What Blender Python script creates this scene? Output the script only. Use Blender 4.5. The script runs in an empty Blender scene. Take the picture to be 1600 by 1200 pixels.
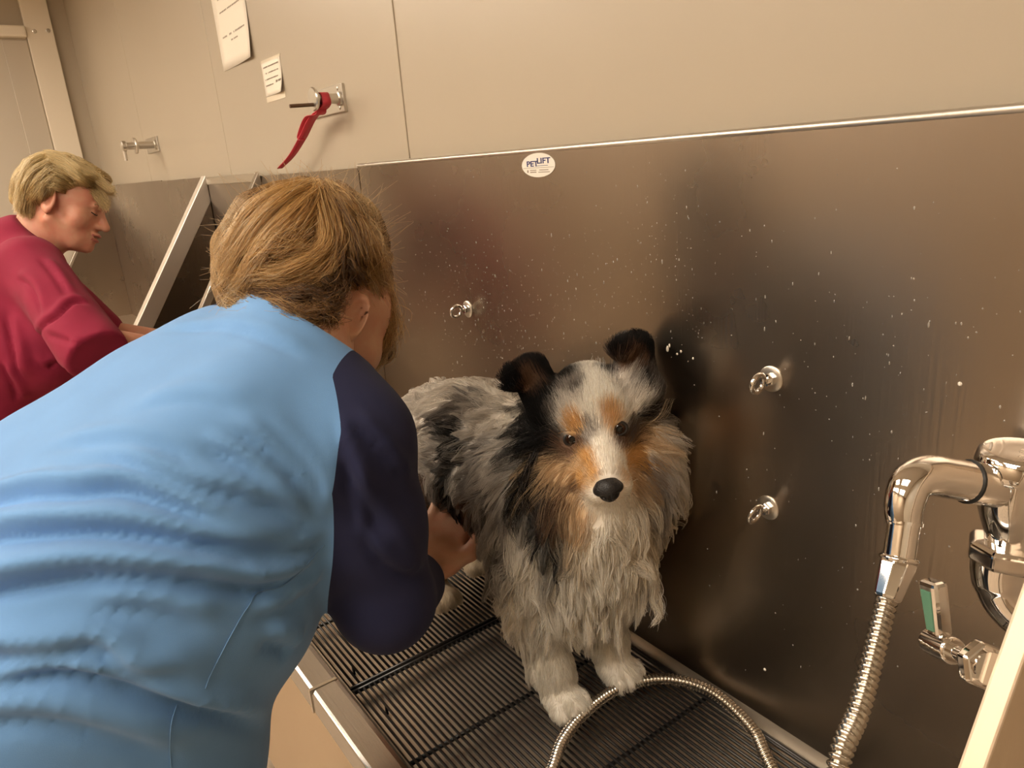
import bpy, bmesh, math, random
import numpy as np
from mathutils import Vector, Matrix
from mathutils.kdtree import KDTree
from mathutils.bvhtree import BVHTree

random.seed(7)
rng = np.random.default_rng(7)
SC = bpy.context.scene
COL = SC.collection

# ------------------------------------------------------------------ camera
# Everything is modelled in metres relative to the phone's position; the
# whole scene is lifted to floor level z = 0 at the very end (EYE metres).
EYE = 1.45
FPX = 1145.0
_l = np.array([-860., -287., FPX]); _l /= np.linalg.norm(_l)
_z = -np.array([290., 3700., FPX]); _z /= np.linalg.norm(_z)
_x = -_l; _x = _x - _z * _x.dot(_z); _x /= np.linalg.norm(_x)
_y = np.cross(_z, _x)
ROT = np.array([_x, _y, _z])          # camera (right, down, forward) -> world

cam_d = bpy.data.cameras.new('camera')
cam_d.sensor_width = 36.0
cam_d.lens = 36.0 * FPX / 1600.0
cam_d.clip_start = 0.02
cam = bpy.data.objects.new('camera', cam_d)
COL.objects.link(cam)
_r, _d, _f = ROT[:, 0], ROT[:, 1], ROT[:, 2]
cam.matrix_world = Matrix(((_r[0], -_d[0], -_f[0], 0), (_r[1], -_d[1], -_f[1], 0),
                           (_r[2], -_d[2], -_f[2], 0), (0, 0, 0, 1)))
SC.camera = cam

# ------------------------------------------------------------------ world, exposure
w = bpy.data.worlds.new('world'); SC.world = w
w.use_nodes = True
w.node_tree.nodes['Background'].inputs[0].default_value = (1.0, 0.82, 0.6, 1)
w.node_tree.nodes['Background'].inputs[1].default_value = 0.05
SC.view_settings.view_transform = 'Standard'
SC.view_settings.look = 'None'
SC.view_settings.gamma = 1.0
SC.view_settings.use_curve_mapping = False
SC.view_settings.exposure = 0.12
SC.cycles.use_denoising = True
SC.cycles.max_bounces = 8
SC.cycles.sample_clamp_indirect = 8.0

LIGHT_TINT = (1.0, 0.87, 0.70)
LIGHT_POWER = 12.0      # tub-side row
LIGHT_POWER_ROOM = 20.0 # room-side row

# ------------------------------------------------------------------ helpers
def ray(u, v):
    return ROT @ np.array([(u - 800) / FPX, (v - 600) / FPX, 1.0])
def at(u, v, depth): return ray(u, v) * depth
def onX(u, v, x): r = ray(u, v); return r * (x / r[0])
def onY(u, v, y): r = ray(u, v); return r * (y / r[1])
def onZ(u, v, z): r = ray(u, v); return r * (z / r[2])
def V3(*a): return np.array(a, float)
def unit(v): v = np.asarray(v, float); return v / (np.linalg.norm(v) + 1e-12)

def link(name, me, mat=None, parent=None, smooth=True, bevel=0):
    o = bpy.data.objects.new(name, me)
    COL.objects.link(o)
    if mat is not None:
        if len(me.materials) == 0: me.materials.append(mat)
    if smooth and hasattr(me, 'polygons'):
        me.polygons.foreach_set('use_smooth', [True] * len(me.polygons))
    if bevel:
        m = o.modifiers.new('bevel', 'BEVEL'); m.width = bevel; m.segments = 2; m.limit_method = 'ANGLE'
        m.harden_normals = False
    if parent is not None: setpar(o, parent)
    return o
def setpar(o, p):
    o.parent = p
    loc = p.location
    o.matrix_parent_inverse = Matrix.Translation(-loc)
def empty(name, loc):
    o = bpy.data.objects.new(name, None); o.location = Vector([float(c) for c in loc])
    o.empty_display_size = 0.05
    COL.objects.link(o); return o
def tag(o, label=None, cat=None, group=None, kind=None):
    if label: o['label'] = label
    if cat: o['category'] = cat
    if group: o['group'] = group
    if kind: o['kind'] = kind
    return o

class MB:
    def __init__(s): s.v = []; s.f = []
    def add(s, vs, fs):
        k = len(s.v); s.v += [tuple(float(c) for c in p) for p in vs]
        s.f += [tuple(i + k for i in q) for q in fs]; return s
    def box(s, lo, hi):
        (a, b, c), (d, e, f) = lo, hi
        return s.add([(a,b,c),(d,b,c),(d,e,c),(a,e,c),(a,b,f),(d,b,f),(d,e,f),(a,e,f)],
                     [(0,3,2,1),(4,5,6,7),(0,1,5,4),(1,2,6,5),(2,3,7,6),(3,0,4,7)])
    def prism(s, poly, vec):
        n = len(poly); vec = np.asarray(vec, float)
        vs = [np.asarray(p, float) for p in poly]; vs += [p + vec for p in vs]
        fs = [tuple(range(n))[::-1], tuple(range(n, 2*n))]
        fs += [(i, (i+1) % n, n + (i+1) % n, n + i) for i in range(n)]
        return s.add(vs, fs)
    def tube(s, path, rad, seg=16, cap=True, flat=None, up=None):
        P = np.asarray(path, float); n = len(P)
        R = np.full(n, rad, float) if np.isscalar(rad) else np.asarray(rad, float)
        T = np.gradient(P, axis=0); T /= np.linalg.norm(T, axis=1)[:, None] + 1e-12
        a = np.asarray(up, float) if up is not None else (V3(0,0,1) if abs(T[0][2]) < .9 else V3(1,0,0))
        k = len(s.v); ang = np.linspace(0, 2*np.pi, seg, endpoint=False)
        for i in range(n):
            a = a - T[i] * a.dot(T[i]); a = unit(a); b = np.cross(T[i], a)
            fb = 1.0 if flat is None else flat
            for t in ang: s.v.append(tuple(P[i] + R[i]*(math.cos(t)*a*fb + math.sin(t)*b)))
        for i in range(n-1):
            for j in range(seg):
                j2 = (j+1) % seg
                s.f.append((k+i*seg+j, k+i*seg+j2, k+(i+1)*seg+j2, k+(i+1)*seg+j))
        if cap:
            s.f.append(tuple(k + j for j in range(seg))[::-1])
            s.f.append(tuple(k + (n-1)*seg + j for j in range(seg)))
        return s
    def lathe(s, base, axis, prof, seg=28):
        axis = unit(axis); base = np.asarray(base, float)
        P = [base + axis*h for h, r in prof]
        k = len(s.v)
        a = V3(0,0,1) if abs(axis[2]) < .9 else V3(1,0,0)
        a = unit(a - axis*a.dot(axis)); b = np.cross(axis, a)
        for p, (h, r) in zip(P, prof):
            for j in range(seg):
                t = 2*math.pi*j/seg; s.v.append(tuple(p + r*(math.cos(t)*a + math.sin(t)*b)))
        n = len(prof)
        for i in range(n-1):
            for j in range(seg):
                j2 = (j+1) % seg; s.f.append((k+i*seg+j, k+i*seg+j2, k+(i+1)*seg+j2, k+(i+1)*seg+j))
        s.f.append(tuple(k + j for j in range(seg))[::-1]); s.f.append(tuple(k+(n-1)*seg+j for j in range(seg)))
        return s
    def build(s, name, mat, parent=None, smooth=False, bevel=0):
        me = bpy.data.meshes.new(name); me.from_pydata(s.v, [], s.f); me.validate(); me.update()
        bm = bmesh.new(); bm.from_mesh(me); bmesh.ops.recalc_face_normals(bm, faces=bm.faces)
        if smooth:
            for e in bm.edges:
                if len(e.link_faces) == 2 and e.calc_face_angle(0) > 0.7: e.smooth = False
        bm.to_mesh(me); bm.free()
        return link(name, me, mat, parent, smooth, bevel)

def spline(pts, n):
    P = np.asarray(pts, float); m = len(P)
    P = np.vstack([2*P[0]-P[1], P, 2*P[-1]-P[-2]])
    out = []
    for t in np.linspace(0, m-1-1e-9, n):
        i = int(t); f = t - i; a, b, c, d = P[i], P[i+1], P[i+2], P[i+3]
        out.append(.5*((2*b)+(-a+c)*f+(2*a-5*b+4*c-d)*f*f+(-a+3*b-3*c+d)*f**3))
    return np.array(out)

# ------------------------------------------------------------------ materials
def mat(name, col=(.5,.5,.5), rough=.5, metal=0., spec=.5, **kw):
    m = bpy.data.materials.new(name); m.use_nodes = True
    nt = m.node_tree; b = nt.nodes['Principled BSDF']
    b.inputs['Base Color'].default_value = (*col, 1); b.inputs['Roughness'].default_value = rough
    b.inputs['Metallic'].default_value = metal; b.inputs['Specular IOR Level'].default_value = spec
    for k, v in kw.items(): b.inputs[k.replace('_', ' ')].default_value = v
    return m
def N(m, t, **kw):
    n = m.node_tree.nodes.new(t)
    for k, v in kw.items(): setattr(n, k, v)
    return n
def L(m, a, b): m.node_tree.links.new(a, b)
def P(m): return m.node_tree.nodes['Principled BSDF']
def texco(m, scale=(1,1,1), space='Object'):
    tc = N(m, 'ShaderNodeTexCoord'); mp = N(m, 'ShaderNodeMapping'); mp.inputs['Scale'].default_value = scale
    L(m, tc.outputs[space], mp.inputs[0]); return mp.outputs[0]
def noise(m, vec, scale, detail=3, rough=.5):
    n = N(m, 'ShaderNodeTexNoise'); n.inputs['Scale'].default_value = scale
    n.inputs['Detail'].default_value = detail; n.inputs['Roughness'].default_value = rough
    L(m, vec, n.inputs['Vector']); return n.outputs['Fac']
def ramp(m, fac, stops):
    r = N(m, 'ShaderNodeValToRGB'); e = r.color_ramp.elements
    while len(e) < len(stops): e.new(0.5)
    for el, (p, c) in zip(e, stops):
        el.position = p; el.color = (*c, 1) if len(c) == 3 else c
    L(m, fac, r.inputs[0]); return r.outputs['Color']
def bump(m, h, strength, dist=.01, normal=None):
    b = N(m, 'ShaderNodeBump'); b.inputs['Strength'].default_value = strength; b.inputs['Distance'].default_value = dist
    L(m, h, b.inputs['Height'])
    if normal is not None: L(m, normal, b.inputs['Normal'])
    L(m, b.outputs[0], P(m).inputs['Normal']); return b.outputs[0]
def vary(m, scale, amt, col, detail=4, sc3=(1,1,1)):
    f = noise(m, texco(m, sc3), scale, detail)
    a = tuple(max(0, c*(1-amt)) for c in col); b = tuple(min(1, c*(1+amt)) for c in col)
    L(m, ramp(m, f, [(.3, a), (.7, b)]), P(m).inputs['Base Color'])

def steel(name, col, rough, grain=(260, 260, 5), gs=.035, blot=.05, aniso=.6, tan=(0,0,1)):
    m = mat(name, col, rough, 1.0, Anisotropic=aniso)
    cx = N(m, 'ShaderNodeCombineXYZ'); cx.inputs[0].default_value, cx.inputs[1].default_value, cx.inputs[2].default_value = tan
    L(m, cx.outputs[0], P(m).inputs['Tangent'])
    g = noise(m, texco(m, grain), 1.0, 2)
    bump(m, g, gs, .004)
    f = noise(m, texco(m, (1, 1, 1)), 3.2, 5)
    r = N(m, 'ShaderNodeMapRange'); r.inputs['To Min'].default_value = rough - blot; r.inputs['To Max'].default_value = rough + blot
    L(m, f, r.inputs[0]); L(m, r.outputs[0], P(m).inputs['Roughness'])
    return m

M = {}
M['wall'] = mat('cream_wall_panel', (.44, .38, .297), .32, 0, .5); vary(M['wall'], 1.2, .03, (.44, .38, .297))
M['wall_seam'] = mat('wall_joint', (.45, .38, .28), .6)
M['ceiling'] = mat('ceiling_tile', (.75, .70, .62), .8)
M['far_wall'] = mat('taupe_wall', (.30, .225, .15), .6); vary(M['far_wall'], 2, .06, (.32, .24, .16))
M['floor'] = mat('brown_floor', (.36, .285, .21), .45); vary(M['floor'], 14, .2, (.36, .285, .21))
M['steel'] = steel('brushed_steel', (.33, .275, .222), .28)
M['steel_light'] = steel('satin_steel', (.66, .62, .56), .30, (300, 300, 12))
M['steel_rim'] = steel('rim_steel', (.55, .53, .51), .26, (8, 260, 260))
M['chrome'] = mat('chrome', (.84, .82, .80), .05, 1.0)
M['alu'] = mat('cast_aluminium', (.66, .63, .58), .32, 1.0)
M['black_wire'] = mat('black_coated_wire', (.012, .011, .011), .28, 0, .5)
M['rubber'] = mat('black_rubber', (.015, .015, .015), .5)
M['paper'] = mat('paper', (.82, .76, .66), .7)
M['ink'] = mat('grey_ink', (.30, .25, .20), .8)
M['navy_ink'] = mat('navy_ink', (.02, .025, .13), .6)
M['sticker'] = mat('white_vinyl', (.80, .76, .70), .4)
M['tape'] = mat('clear_tape', (.74, .66, .53), .25)
M['red'] = mat('red_webbing', (.52, .03, .05), .55); bump(M['red'], noise(M['red'], texco(M['red'], (1,1,1)), 900, 2), .3, .001)
M['brown_rod'] = mat('brown_rod', (.10, .05, .025), .4)
M['green'] = mat('green_insert', (.10, .24, .16), .3)
M['white_trim'] = mat('cream_trim', (.78, .70, .58), .4)
M['door'] = mat('taupe_door', (.50, .44, .36), .5)
for _k, _p in (('lamp', LIGHT_POWER), ('lamp_room', LIGHT_POWER_ROOM)):
    lm = mat(_k + '_diffuser', (1, 1, 1), .5); P(lm).inputs['Emission Color'].default_value = (*LIGHT_TINT, 1)
    P(lm).inputs['Emission Strength'].default_value = _p; M[_k] = lm

# ================================================================== the room
D = 0.75            # distance from the phone to the steel splash
DW = D + 0.025      # the cream wall behind it
ZF, ZC = -EYE, 1.15
XL, XR, YB = -5.55, 1.25, -2.5
ZG = -0.795         # top of the black racks
ZR = -0.775         # top of the tub's front rim

tag(MB().box((XL-.1, YB-.1, ZF-.1), (XR+.1, DW+.2, ZF)).build('floor', M['floor']), 'brown speckled floor of the wash room', kind='structure')
tag(MB().box((XL-.1, YB-.1, ZC), (XR+.1, DW+.2, ZC+.1)).build('ceiling', M['ceiling']), 'pale ceiling over the wash room', kind='structure')
wb = tag(MB().box((XL-.1, DW+.012, ZF), (XR+.1, DW+.15, ZC)).build('wall_back', M['wall_seam']), 'cream panelled wall above the steel splash', kind='structure')
seams = [XL, onY(207, 140, DW)[0], onY(337, 135, DW)[0], onY(626, 124, DW)[0], -0.14, XR]
for a, b in zip(seams[:-1], seams[1:]):
    MB().box((a+.0015, DW, ZF), (b-.0015, DW+.013, ZC)).build('wall_panel', M['wall'], wb, bevel=.0015)
xs = seams[3]
MB().box((xs-.007, DW-.003, .01), (xs+.004, DW+.004, ZC)).build('joint_strip', M['wall'], wb, bevel=.0015)
wl = tag(MB().box((XL-.1, YB, ZF), (XL, DW+.012, ZC)).build('wall_left', M['wall']), 'cream end wall beside the doorway', kind='structure')
tag(MB().box((XR, YB, ZF), (XR+.1, DW+.012, ZC)).build('wall_right', M['wall']), 'cream wall on the near side of the room', kind='structure')
tag(MB().box((XL-.1, YB-.1, ZF), (XR+.1, YB, ZC)).build('wall_front', M['far_wall']), 'taupe wall opposite the tubs', kind='structure')
# doorway post, header rail and door leaf on the end wall
y0, y1 = onX(27, 0, XL)[1], onX(70, 0, XL)[1]
y2 = onX(103, 0, XL)[1]
t = tag(MB().box((XL, y0, ZF), (XL+.05, y1, ZC)).build('trim_1', M['white_trim'], bevel=.004), 'wide cream door post at the far corner', kind='structure')
for q in ((54, 49), (75, 48)):
    p = onX(*q, XL+.05); MB().lathe(p, (1,0,0), [(-.001,.012),(.003,.012),(.005,.008)], 10).build('screw_head', M['alu'], t)
tag(MB().box((XL, y1, ZF), (XL+.02, y2, ZC)).build('trim_2', M['wall'], bevel=.003), 'narrow cream strip beside the door post', kind='structure')
zb0, zb1 = onX(10, 60, XL)[2], onX(10, 42, XL)[2]
tag(MB().box((XL, y0-.9, zb0), (XL+.07, y0, zb1)).build('trim_3', M['white_trim'], bevel=.01), 'white header rail across the doorway', kind='structure')
dr = tag(MB().box((XL, y0-.9, ZF), (XL+.012, y0, zb0)).build('door_1', M['door']), 'taupe door under the white header rail', kind='structure')
yd = onX(5, 66, XL)[1]
MB().box((XL+.012, yd-.01, ZF), (XL+.018, y0-.004, zb0-.01)).build('door_leaf', M['door'], dr, bevel=.003)

# ceiling lights
lid = 0
for y in (-.75, -1.95):
    for x, where in ((-4.3, 'far end of the room'), (-2.3, 'middle tubs'), (-.45, 'near tub')):
        e = empty('ceiling_light', (x, y, ZC))
        tag(e, 'recessed fluorescent ceiling light, %s row, over the %s' % ('tub-side' if y > -1.2 else 'room-side', where), 'ceiling light', 'fluorescent ceiling lights')
        f = MB()
        for a in ((x-.63, y-.33, x+.63, y-.30), (x-.63, y+.30, x+.63, y+.33), (x-.63, y-.30, x-.60, y+.30), (x+.60, y-.30, x+.63, y+.30), (x-.6, y-.012, x+.6, y+.012)):
            f.box((a[0], a[1], ZC-.012), (a[2], a[3], ZC+.005))
        f.build('frame', M['white_trim'], e)
        for s in (-1, 1):
            yy = y + s*.155
            MB().box((x-.6, yy-.142, ZC-.008), (x+.6, yy+.142, ZC+.002)).build('diffuser', M['lamp' if y > -1.2 else 'lamp_room'], e)

# ================================================================== steel tubs
XT0, XT1 = onY(403, 265, D)[0], -0.1665     # dog tub, left divider to right end panel
XS = onY(558, 260, D)[0]                    # joint between the two splash sheets
ZT = 0.007
YI, YO = .301, .262                         # rim inner / outer edge
XJ = onZ(503, 1070, ZR)[0]
tub = empty('grooming_tub', (-1.2, .5, ZF))
tag(tub, 'long stainless steel dog tub with tall splash, the dog standing in it', 'tub')
ZP = ZG - .022      # pan floor
def splash(name, x0, x1, zt, lip=True):
    o = MB().box((x0, D, ZP-.02), (x1, D+.004, zt)).build(name, M['steel'], tub)
    if lip:
        MB().tube([(x0, D+.004, zt), (x1, D+.004, zt)], .0055, 10).build('top_lip', M['steel_light'], o, smooth=True)
    return o
splash('back_splash', XS+.001, XT1, ZT)
splash('back_splash', XT0, XS-.001, ZT-.004, False)
MB().box((XS-.004, D-.0012, ZP), (XS+.004, D+.002, ZT-.01)).build('joint_strip', M['steel'], tub)
# covered corner + sloping pan
pan = MB()
prof = [(YI+.012, ZR-.004), (YI+.012, ZP)] + [(D-.03+.03*math.sin(a), ZP+.03-.03*math.cos(a)) for a in np.linspace(0, math.pi/2, 7)]
prof = prof[:2] + [(.52, ZP-.008)] + prof[2:]
vs = []; n = len(prof)
for x in (XT0, XT1): vs += [(x, y, z) for y, z in prof]
pan.add(vs, [(i, i+1, n+i+1, n+i) for i in range(n-1)])
M['pan'] = steel('wet_pan_steel', (.78, .68, .56), .45, (8, 200, 200))
pan.build('pan', M['pan'], tub, smooth=True)
# front rim in two lengths, meeting at a joint, and the apron below
def rim(x0, x1, dz=0.):
    h = .040; r = .007
    pr = [(YI+.012, ZR-.012+dz), (YI+.008, ZR-.003+dz), (YI, ZR+dz), (YO+r, ZR+dz), (YO+.002, ZR-.002+dz), (YO, ZR-r+dz), (YO, ZR-h+dz), (YO+.02, ZR-h-.004+dz), (YO+.02, ZR-.02+dz)]
    return MB().prism([(x0, y, z) for y, z in pr], (x1-x0, 0, 0))
rim(XJ+.0012, XT1-.001).build('front_rim', M['steel_rim'], tub, bevel=.002)
rim(XT0, XJ-.0012, -.0015).build('front_rim', M['steel_rim'], tub, bevel=.002)
MB().box((XJ-.003, YO-.0018, ZR-.041), (XJ+.003, YI+.004, ZR+.0012)).build('rim_joint', M['steel_light'], tub)
M['apron'] = steel('apron_steel', (.62, .50, .36), .42, (8, 200, 200))
MB().box((XT0, YO+.022, ZF+.12), (XT1, YO+.03, ZR-.03)).build('apron', M['apron'], tub)
for x in (XT0+.05, -1.2, XT1-.05):
    MB().box((x-.02, YO+.06, ZF), (x+.02, YO+.10, ZP-.02)).build('leg', M['steel_light'], tub)
    MB().box((x-.02, D-.10, ZF), (x+.02, D-.06, ZP-.02)).build('leg', M['steel_light'], tub)
# sloping end panels
def divider(name, x, w, yf, parent, zt=.015, m='steel_light', hem=.012):
    poly = [(x-w/2+.002, D-.0005, zt-.02), (x-w/2+.002, D-.0005, ZP), (x-w/2+.002, yf+.02, ZP), (x-w/2+.002, yf, ZR-.02)]
    o = MB().prism(poly, (w-.004, 0, 0)).build(name, M['steel'] if w < .03 else M['steel'], parent)
    # folded hem along the slope
    d = unit(V3(0, D-.0005, zt) - V3(0, yf, ZR+.005)); nrm = V3(0, -d[2], d[1])
    a, b = V3(x-w/2, yf, ZR+.005), V3(x-w/2, D-.0005, zt)
    b2 = b - nrm*hem; b2 = b2 + d*((D-.0005-b2[1])/d[1])
    MB().prism([a-nrm*hem, a+nrm*.004, b+nrm*.004, b2], (w, 0, 0)).build('hem', M[m], o, bevel=.002)
    return o
divider('end_panel', XT0, .030, .25, tub, m='steel_light', hem=.018)
M['end_steel'] = steel('end_panel_steel', (.78, .64, .49), .50, (200, 200, 8), aniso=.1)
P(M['end_steel']).inputs['Metallic'].default_value = .55
rp = divider('end_panel', XT1+.008, .016, .265, tub, .012, 'end_steel', .006)
rp.data.materials[0] = M['end_steel']

XD = onY(320, 278, D)[0]
tub2 = empty('grooming_tub', ((XD+XL)/2, .5, ZF))
tag(tub2, 'far stainless steel tub with sloping end panel, behind the woman in maroon', 'tub')
M['hem_steel'] = steel('hem_steel', (.80, .75, .68), .45, (200, 200, 8), aniso=.1)
divider('end_panel', XD, .060, .22, tub2, .018, 'hem_steel', .050)
xq = onY(252, 284, D)[0]
MB().box((xq, D, ZP), (XD-.036, D+.004, ZT+.008)).build('back_splash', M['steel'], tub2)
MB().box((XL+.01, D, ZP), (xq-.001, D+.004, ZT+.012)).build('back_splash', M['steel'], tub2)
xm = onY(150, 290, D)[0]
divider('end_panel', onY(160, 290, D)[0], .03, .25, tub2, .0)
MB().box((XL+.01, YO, ZP-.02), (XD, D, ZP)).build('pan', M['pan'], tub2)
MB().box((XL+.01, YO, ZR-.04), (XD-.03, YO+.045, ZR)).build('front_rim', M['steel_rim'], tub2, bevel=.004)
MB().box((XL+.01, YO+.022, ZF), (XD, YO+.03, ZR-.03)).build('apron', M['apron'], tub2)
fill = tag(MB().box((XD+.038, D-.002, ZF), (XT0-.014, D+.004, ZT+.004)).build('filler_panel', M['steel']), 'plain steel filler panel between the two tubs', 'panel')
MB().box((XD+.038, D-.008, ZT-.02), (XT0-.014, D+.004, ZT+.006)).build('top_lip', M['steel_light'], fill, bevel=.002)

# tether eye bolts (parts of the tub)
def eyebolt(p, rot):
    MBw = MB().lathe(p, (0,-1,0), [(-.001,.0165),(.0012,.0165),(.002,.0155),(.0022,.006)], 28)
    o = MBw.build('eye_bolt', M['alu'], tub, smooth=True)
    MB().lathe(p+V3(0,-.002,0), (0,-1,0), [(0,.0085),(.006,.0085),(.0068,.0075)], 6).build('nut', M['chrome'], o)
    MB().lathe(p+V3(0,-.006,0), (0,-1,0), [(0,.0042),(.011,.0042)], 14).build('shank', M['chrome'], o, smooth=True)
    c = p + V3(0, -.0265, 0); R = .0115
    ax = V3(math.sin(rot), 0, math.cos(rot))
    path = [c + R*(math.cos(t)*V3(0,1,0) + math.sin(t)*ax) for t in np.linspace(0, 2*math.pi, 33)]
    MB().tube(path, .0033, 10, cap=False).build('ring', M['chrome'], o, smooth=True)
eyebolt(onY(731, 483, D), .25)
eyebolt(onY(1205, 592, D), .15)
eyebolt(onY(1200, 793, D), .25)

# oval maker's sticker on the splash
sa, sb = onY(816, 259, D)[0], onY(868, 257, D)[0]
sc_, sh = (sa+sb)/2, .0185
zc = onY(842, 258, D)[2]
hw = (sb-sa)/2
st = MB().prism([(sc_ + hw*math.cos(t), D-.0008, zc + sh*math.sin(t)) for t in np.linspace(0, 2*math.pi, 48, endpoint=False)], (0, .0007, 0)).build('sticker', M['sticker'], tub)
def text(body, x, z, size, m, parent, y, sx=1., bold=.0, align='LEFT', shear=0., name='lettering'):
    cu = bpy.data.curves.new(name, 'FONT'); cu.body = body; cu.size = size; cu.align_x = align
    cu.offset = bold; cu.extrude = .00015; cu.shear = shear
    tmp = bpy.data.objects.new('tmp', cu); COL.objects.link(tmp)
    dg = bpy.context.evaluated_depsgraph_get(); dg.update()
    me = bpy.data.meshes.new_from_object(tmp.evaluated_get(dg))
    bpy.data.objects.remove(tmp); bpy.data.curves.remove(cu)
    co = np.empty(len(me.vertices)*3); me.vertices.foreach_get('co', co); co = co.reshape(-1, 3)
    out = np.stack([x + co[:, 0]*sx, y - co[:, 2], z + co[:, 1]], 1)
    me.vertices.foreach_set('co', out.ravel()); me.materials.clear(); me.update()
    return link(name, me, m, parent, smooth=False)
k = hw/.026
text('PET', sc_-hw*.70, zc-.0015, .0118, M['navy_ink'], st, D-.0009, .98*k, .00028)
text('LIFT', sc_-hw*.07, zc+.0025, .0118, M['navy_ink'], st, D-.0009, .98*k, .00028)
for q, (x0, x1, z, h) in enumerate([(-.12,.58,-.001,.0007),(-.92,.92,-.0038,.0006),(-.5,-.12,-.0075,.0013),(-.5,-.12,-.0105,.0016),(.06,.6,-.0075,.0012),(.0,.68,-.0108,.0012),(-.68,-.6,-.009,.004)]):
    MB().box((sc_+hw*x0, D-.0010, zc+z-h/2), (sc_+hw*x1, D-.0008, zc+z+h/2)).build('print_line', M['ink'] if q else M['navy_ink'], st)

# ------------------------------------------------------------------ black racks
def rack(x0, x1, crosses, label):
    r = empty('floor_rack', ((x0+x1)/2, .53, ZG))
    tag(r, label, 'rack', 'black wire racks in the tub')
    ya, yb = YI+.02, D-.022; n = 45
    me = None
    for i in range(n):
        y = ya + (yb-ya)*i/(n-1)
        if me is None:
            o = MB().tube([(x0, y, ZG-.0027), (x1, y, ZG-.0027)], .0022, 8).build('rod', M['black_wire'], r, smooth=True); me = o.data; yf = y
        else:
            o = bpy.data.objects.new('rod', me); COL.objects.link(o); o.location = (0, y-yf, 0)
            setpar(o, r)
    for x in crosses:
        MB().tube([(x, ya-.006, ZG-.0075), (x, yb+.006, ZG-.0075)], .0034, 8).build('cross_rod', M['black_wire'], r, smooth=True)
    for x in (x0+.003, x1-.003):
        MB().tube([(x, ya-.006, ZG-.004), (x, yb+.006, ZG-.004)], .0042, 8).build('end_rod', M['black_wire'], r, smooth=True)
    for y in (ya-.006, yb+.006):
        MB().tube([(x0, y, ZG-.005), (x1, y, ZG-.005)], .0042, 8).build('edge_rod', M['black_wire'], r, smooth=True)
    for x in (x0+.06, x1-.06):
        for y in (ya+.03, yb-.03):
            MB().tube([(x, y, ZG-.008), (x, y, ZP-.012)], .0026, 8).build('foot', M['black_wire'], r)
xa = -.978
rack(xa+.002, XT1-.02, [onZ(670,1170,ZG)[0], onZ(978,1172,ZG)[0], -.40], 'black wire rack under the front paws and the hose')
rack(xa-.64, xa-.002, [onZ(690,890,ZG)[0], xa-.40], 'black wire rack under the hind paws and the sleeve')

# ------------------------------------------------------------------ notices on the wall
def notice(corners, lines, label, tapes=()):
    c = [onY(u, v, DW) for u, v in corners]
    x0, x1 = (c[0][0]+c[3][0])/2, (c[1][0]+c[2][0])/2
    z0, z1 = (c[2][2]+c[3][2])/2, (c[0][2]+c[1][2])/2
    n = 7
    vs = []; fs = []
    for j in range(n+1):
        for i in range(n+1):
            s, t = i/n, j/n
            curl = .006*max(0, (s*.8+(1-t)*.9)-1.0)**2*4
            vs.append((x0+(x1-x0)*s, DW-.0012-curl, z0+(z1-z0)*t))
    for j in range(n):
        for i in range(n): a = j*(n+1)+i; fs.append((a, a+1, a+n+2, a+n+1))
    o = MB().add(vs, fs).build('paper_notice', M['paper'], smooth=True)
    sm = o.modifiers.new('thick', 'SOLIDIFY'); sm.thickness = .0004; sm.offset = 1
    tag(o, label, 'notice')
    rr = random.Random(3)
    for (a, b, t, h) in lines:
        x = x0+(x1-x0)*a; xe = x0+(x1-x0)*b; z = z0+(z1-z0)*t; W = (x1-x0)
        m = MB()
        while x < xe:                       # a run of small printed strokes, too blurred to read
            wd = W*rr.uniform(.018, .034)
            if rr.random() > .14:
                hh = h*(z1-z0)*rr.uniform(.7, 1)
                curl = .006*max(0, (((x-x0)/W)*.8+(1-t)*.9)-1.0)**2*4
                yy = DW-.0017-curl
                m.box((x, yy-.0001, z-hh/2), (x+wd*.55, yy+.0002, z+hh/2))
                m.box((x, yy-.0001, z-hh*.12), (x+wd, yy+.0002, z+hh*.12))
            x += wd*1.25
        m.build('print_line', M['ink'], o)
    for tp in tapes:
        q = [onY(u, v, DW) for u, v in tp]
        MB().prism([V3(p[0], DW-.0010, p[2]) for p in q], (0, .0006, 0)).build('tape', M['tape'], o)
    return o
notice([(329, -22), (381, -40), (395, 92), (348, 112)], [(.2, .85, .70, .022), (.17, .88, .40, .026), (.42, .66, .325, .022), (.2, .8, .86, .022)],
       'tall white paper notice taped high on the wall')
notice([(409, 100), (437, 88), (446, 143), (416, 152)], [(.1, .9, .86, .05), (.1, .84, .68, .045), (.1, .84, .50, .045), (.1, .5, .32, .045), (.6, .95, .36, .08)],
       'small white paper notice taped beside the strap bracket', [[(408, 96), (438, 83), (437, 90), (409, 102)], [(417, 152), (446, 142), (447, 152), (418, 161)]])

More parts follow.
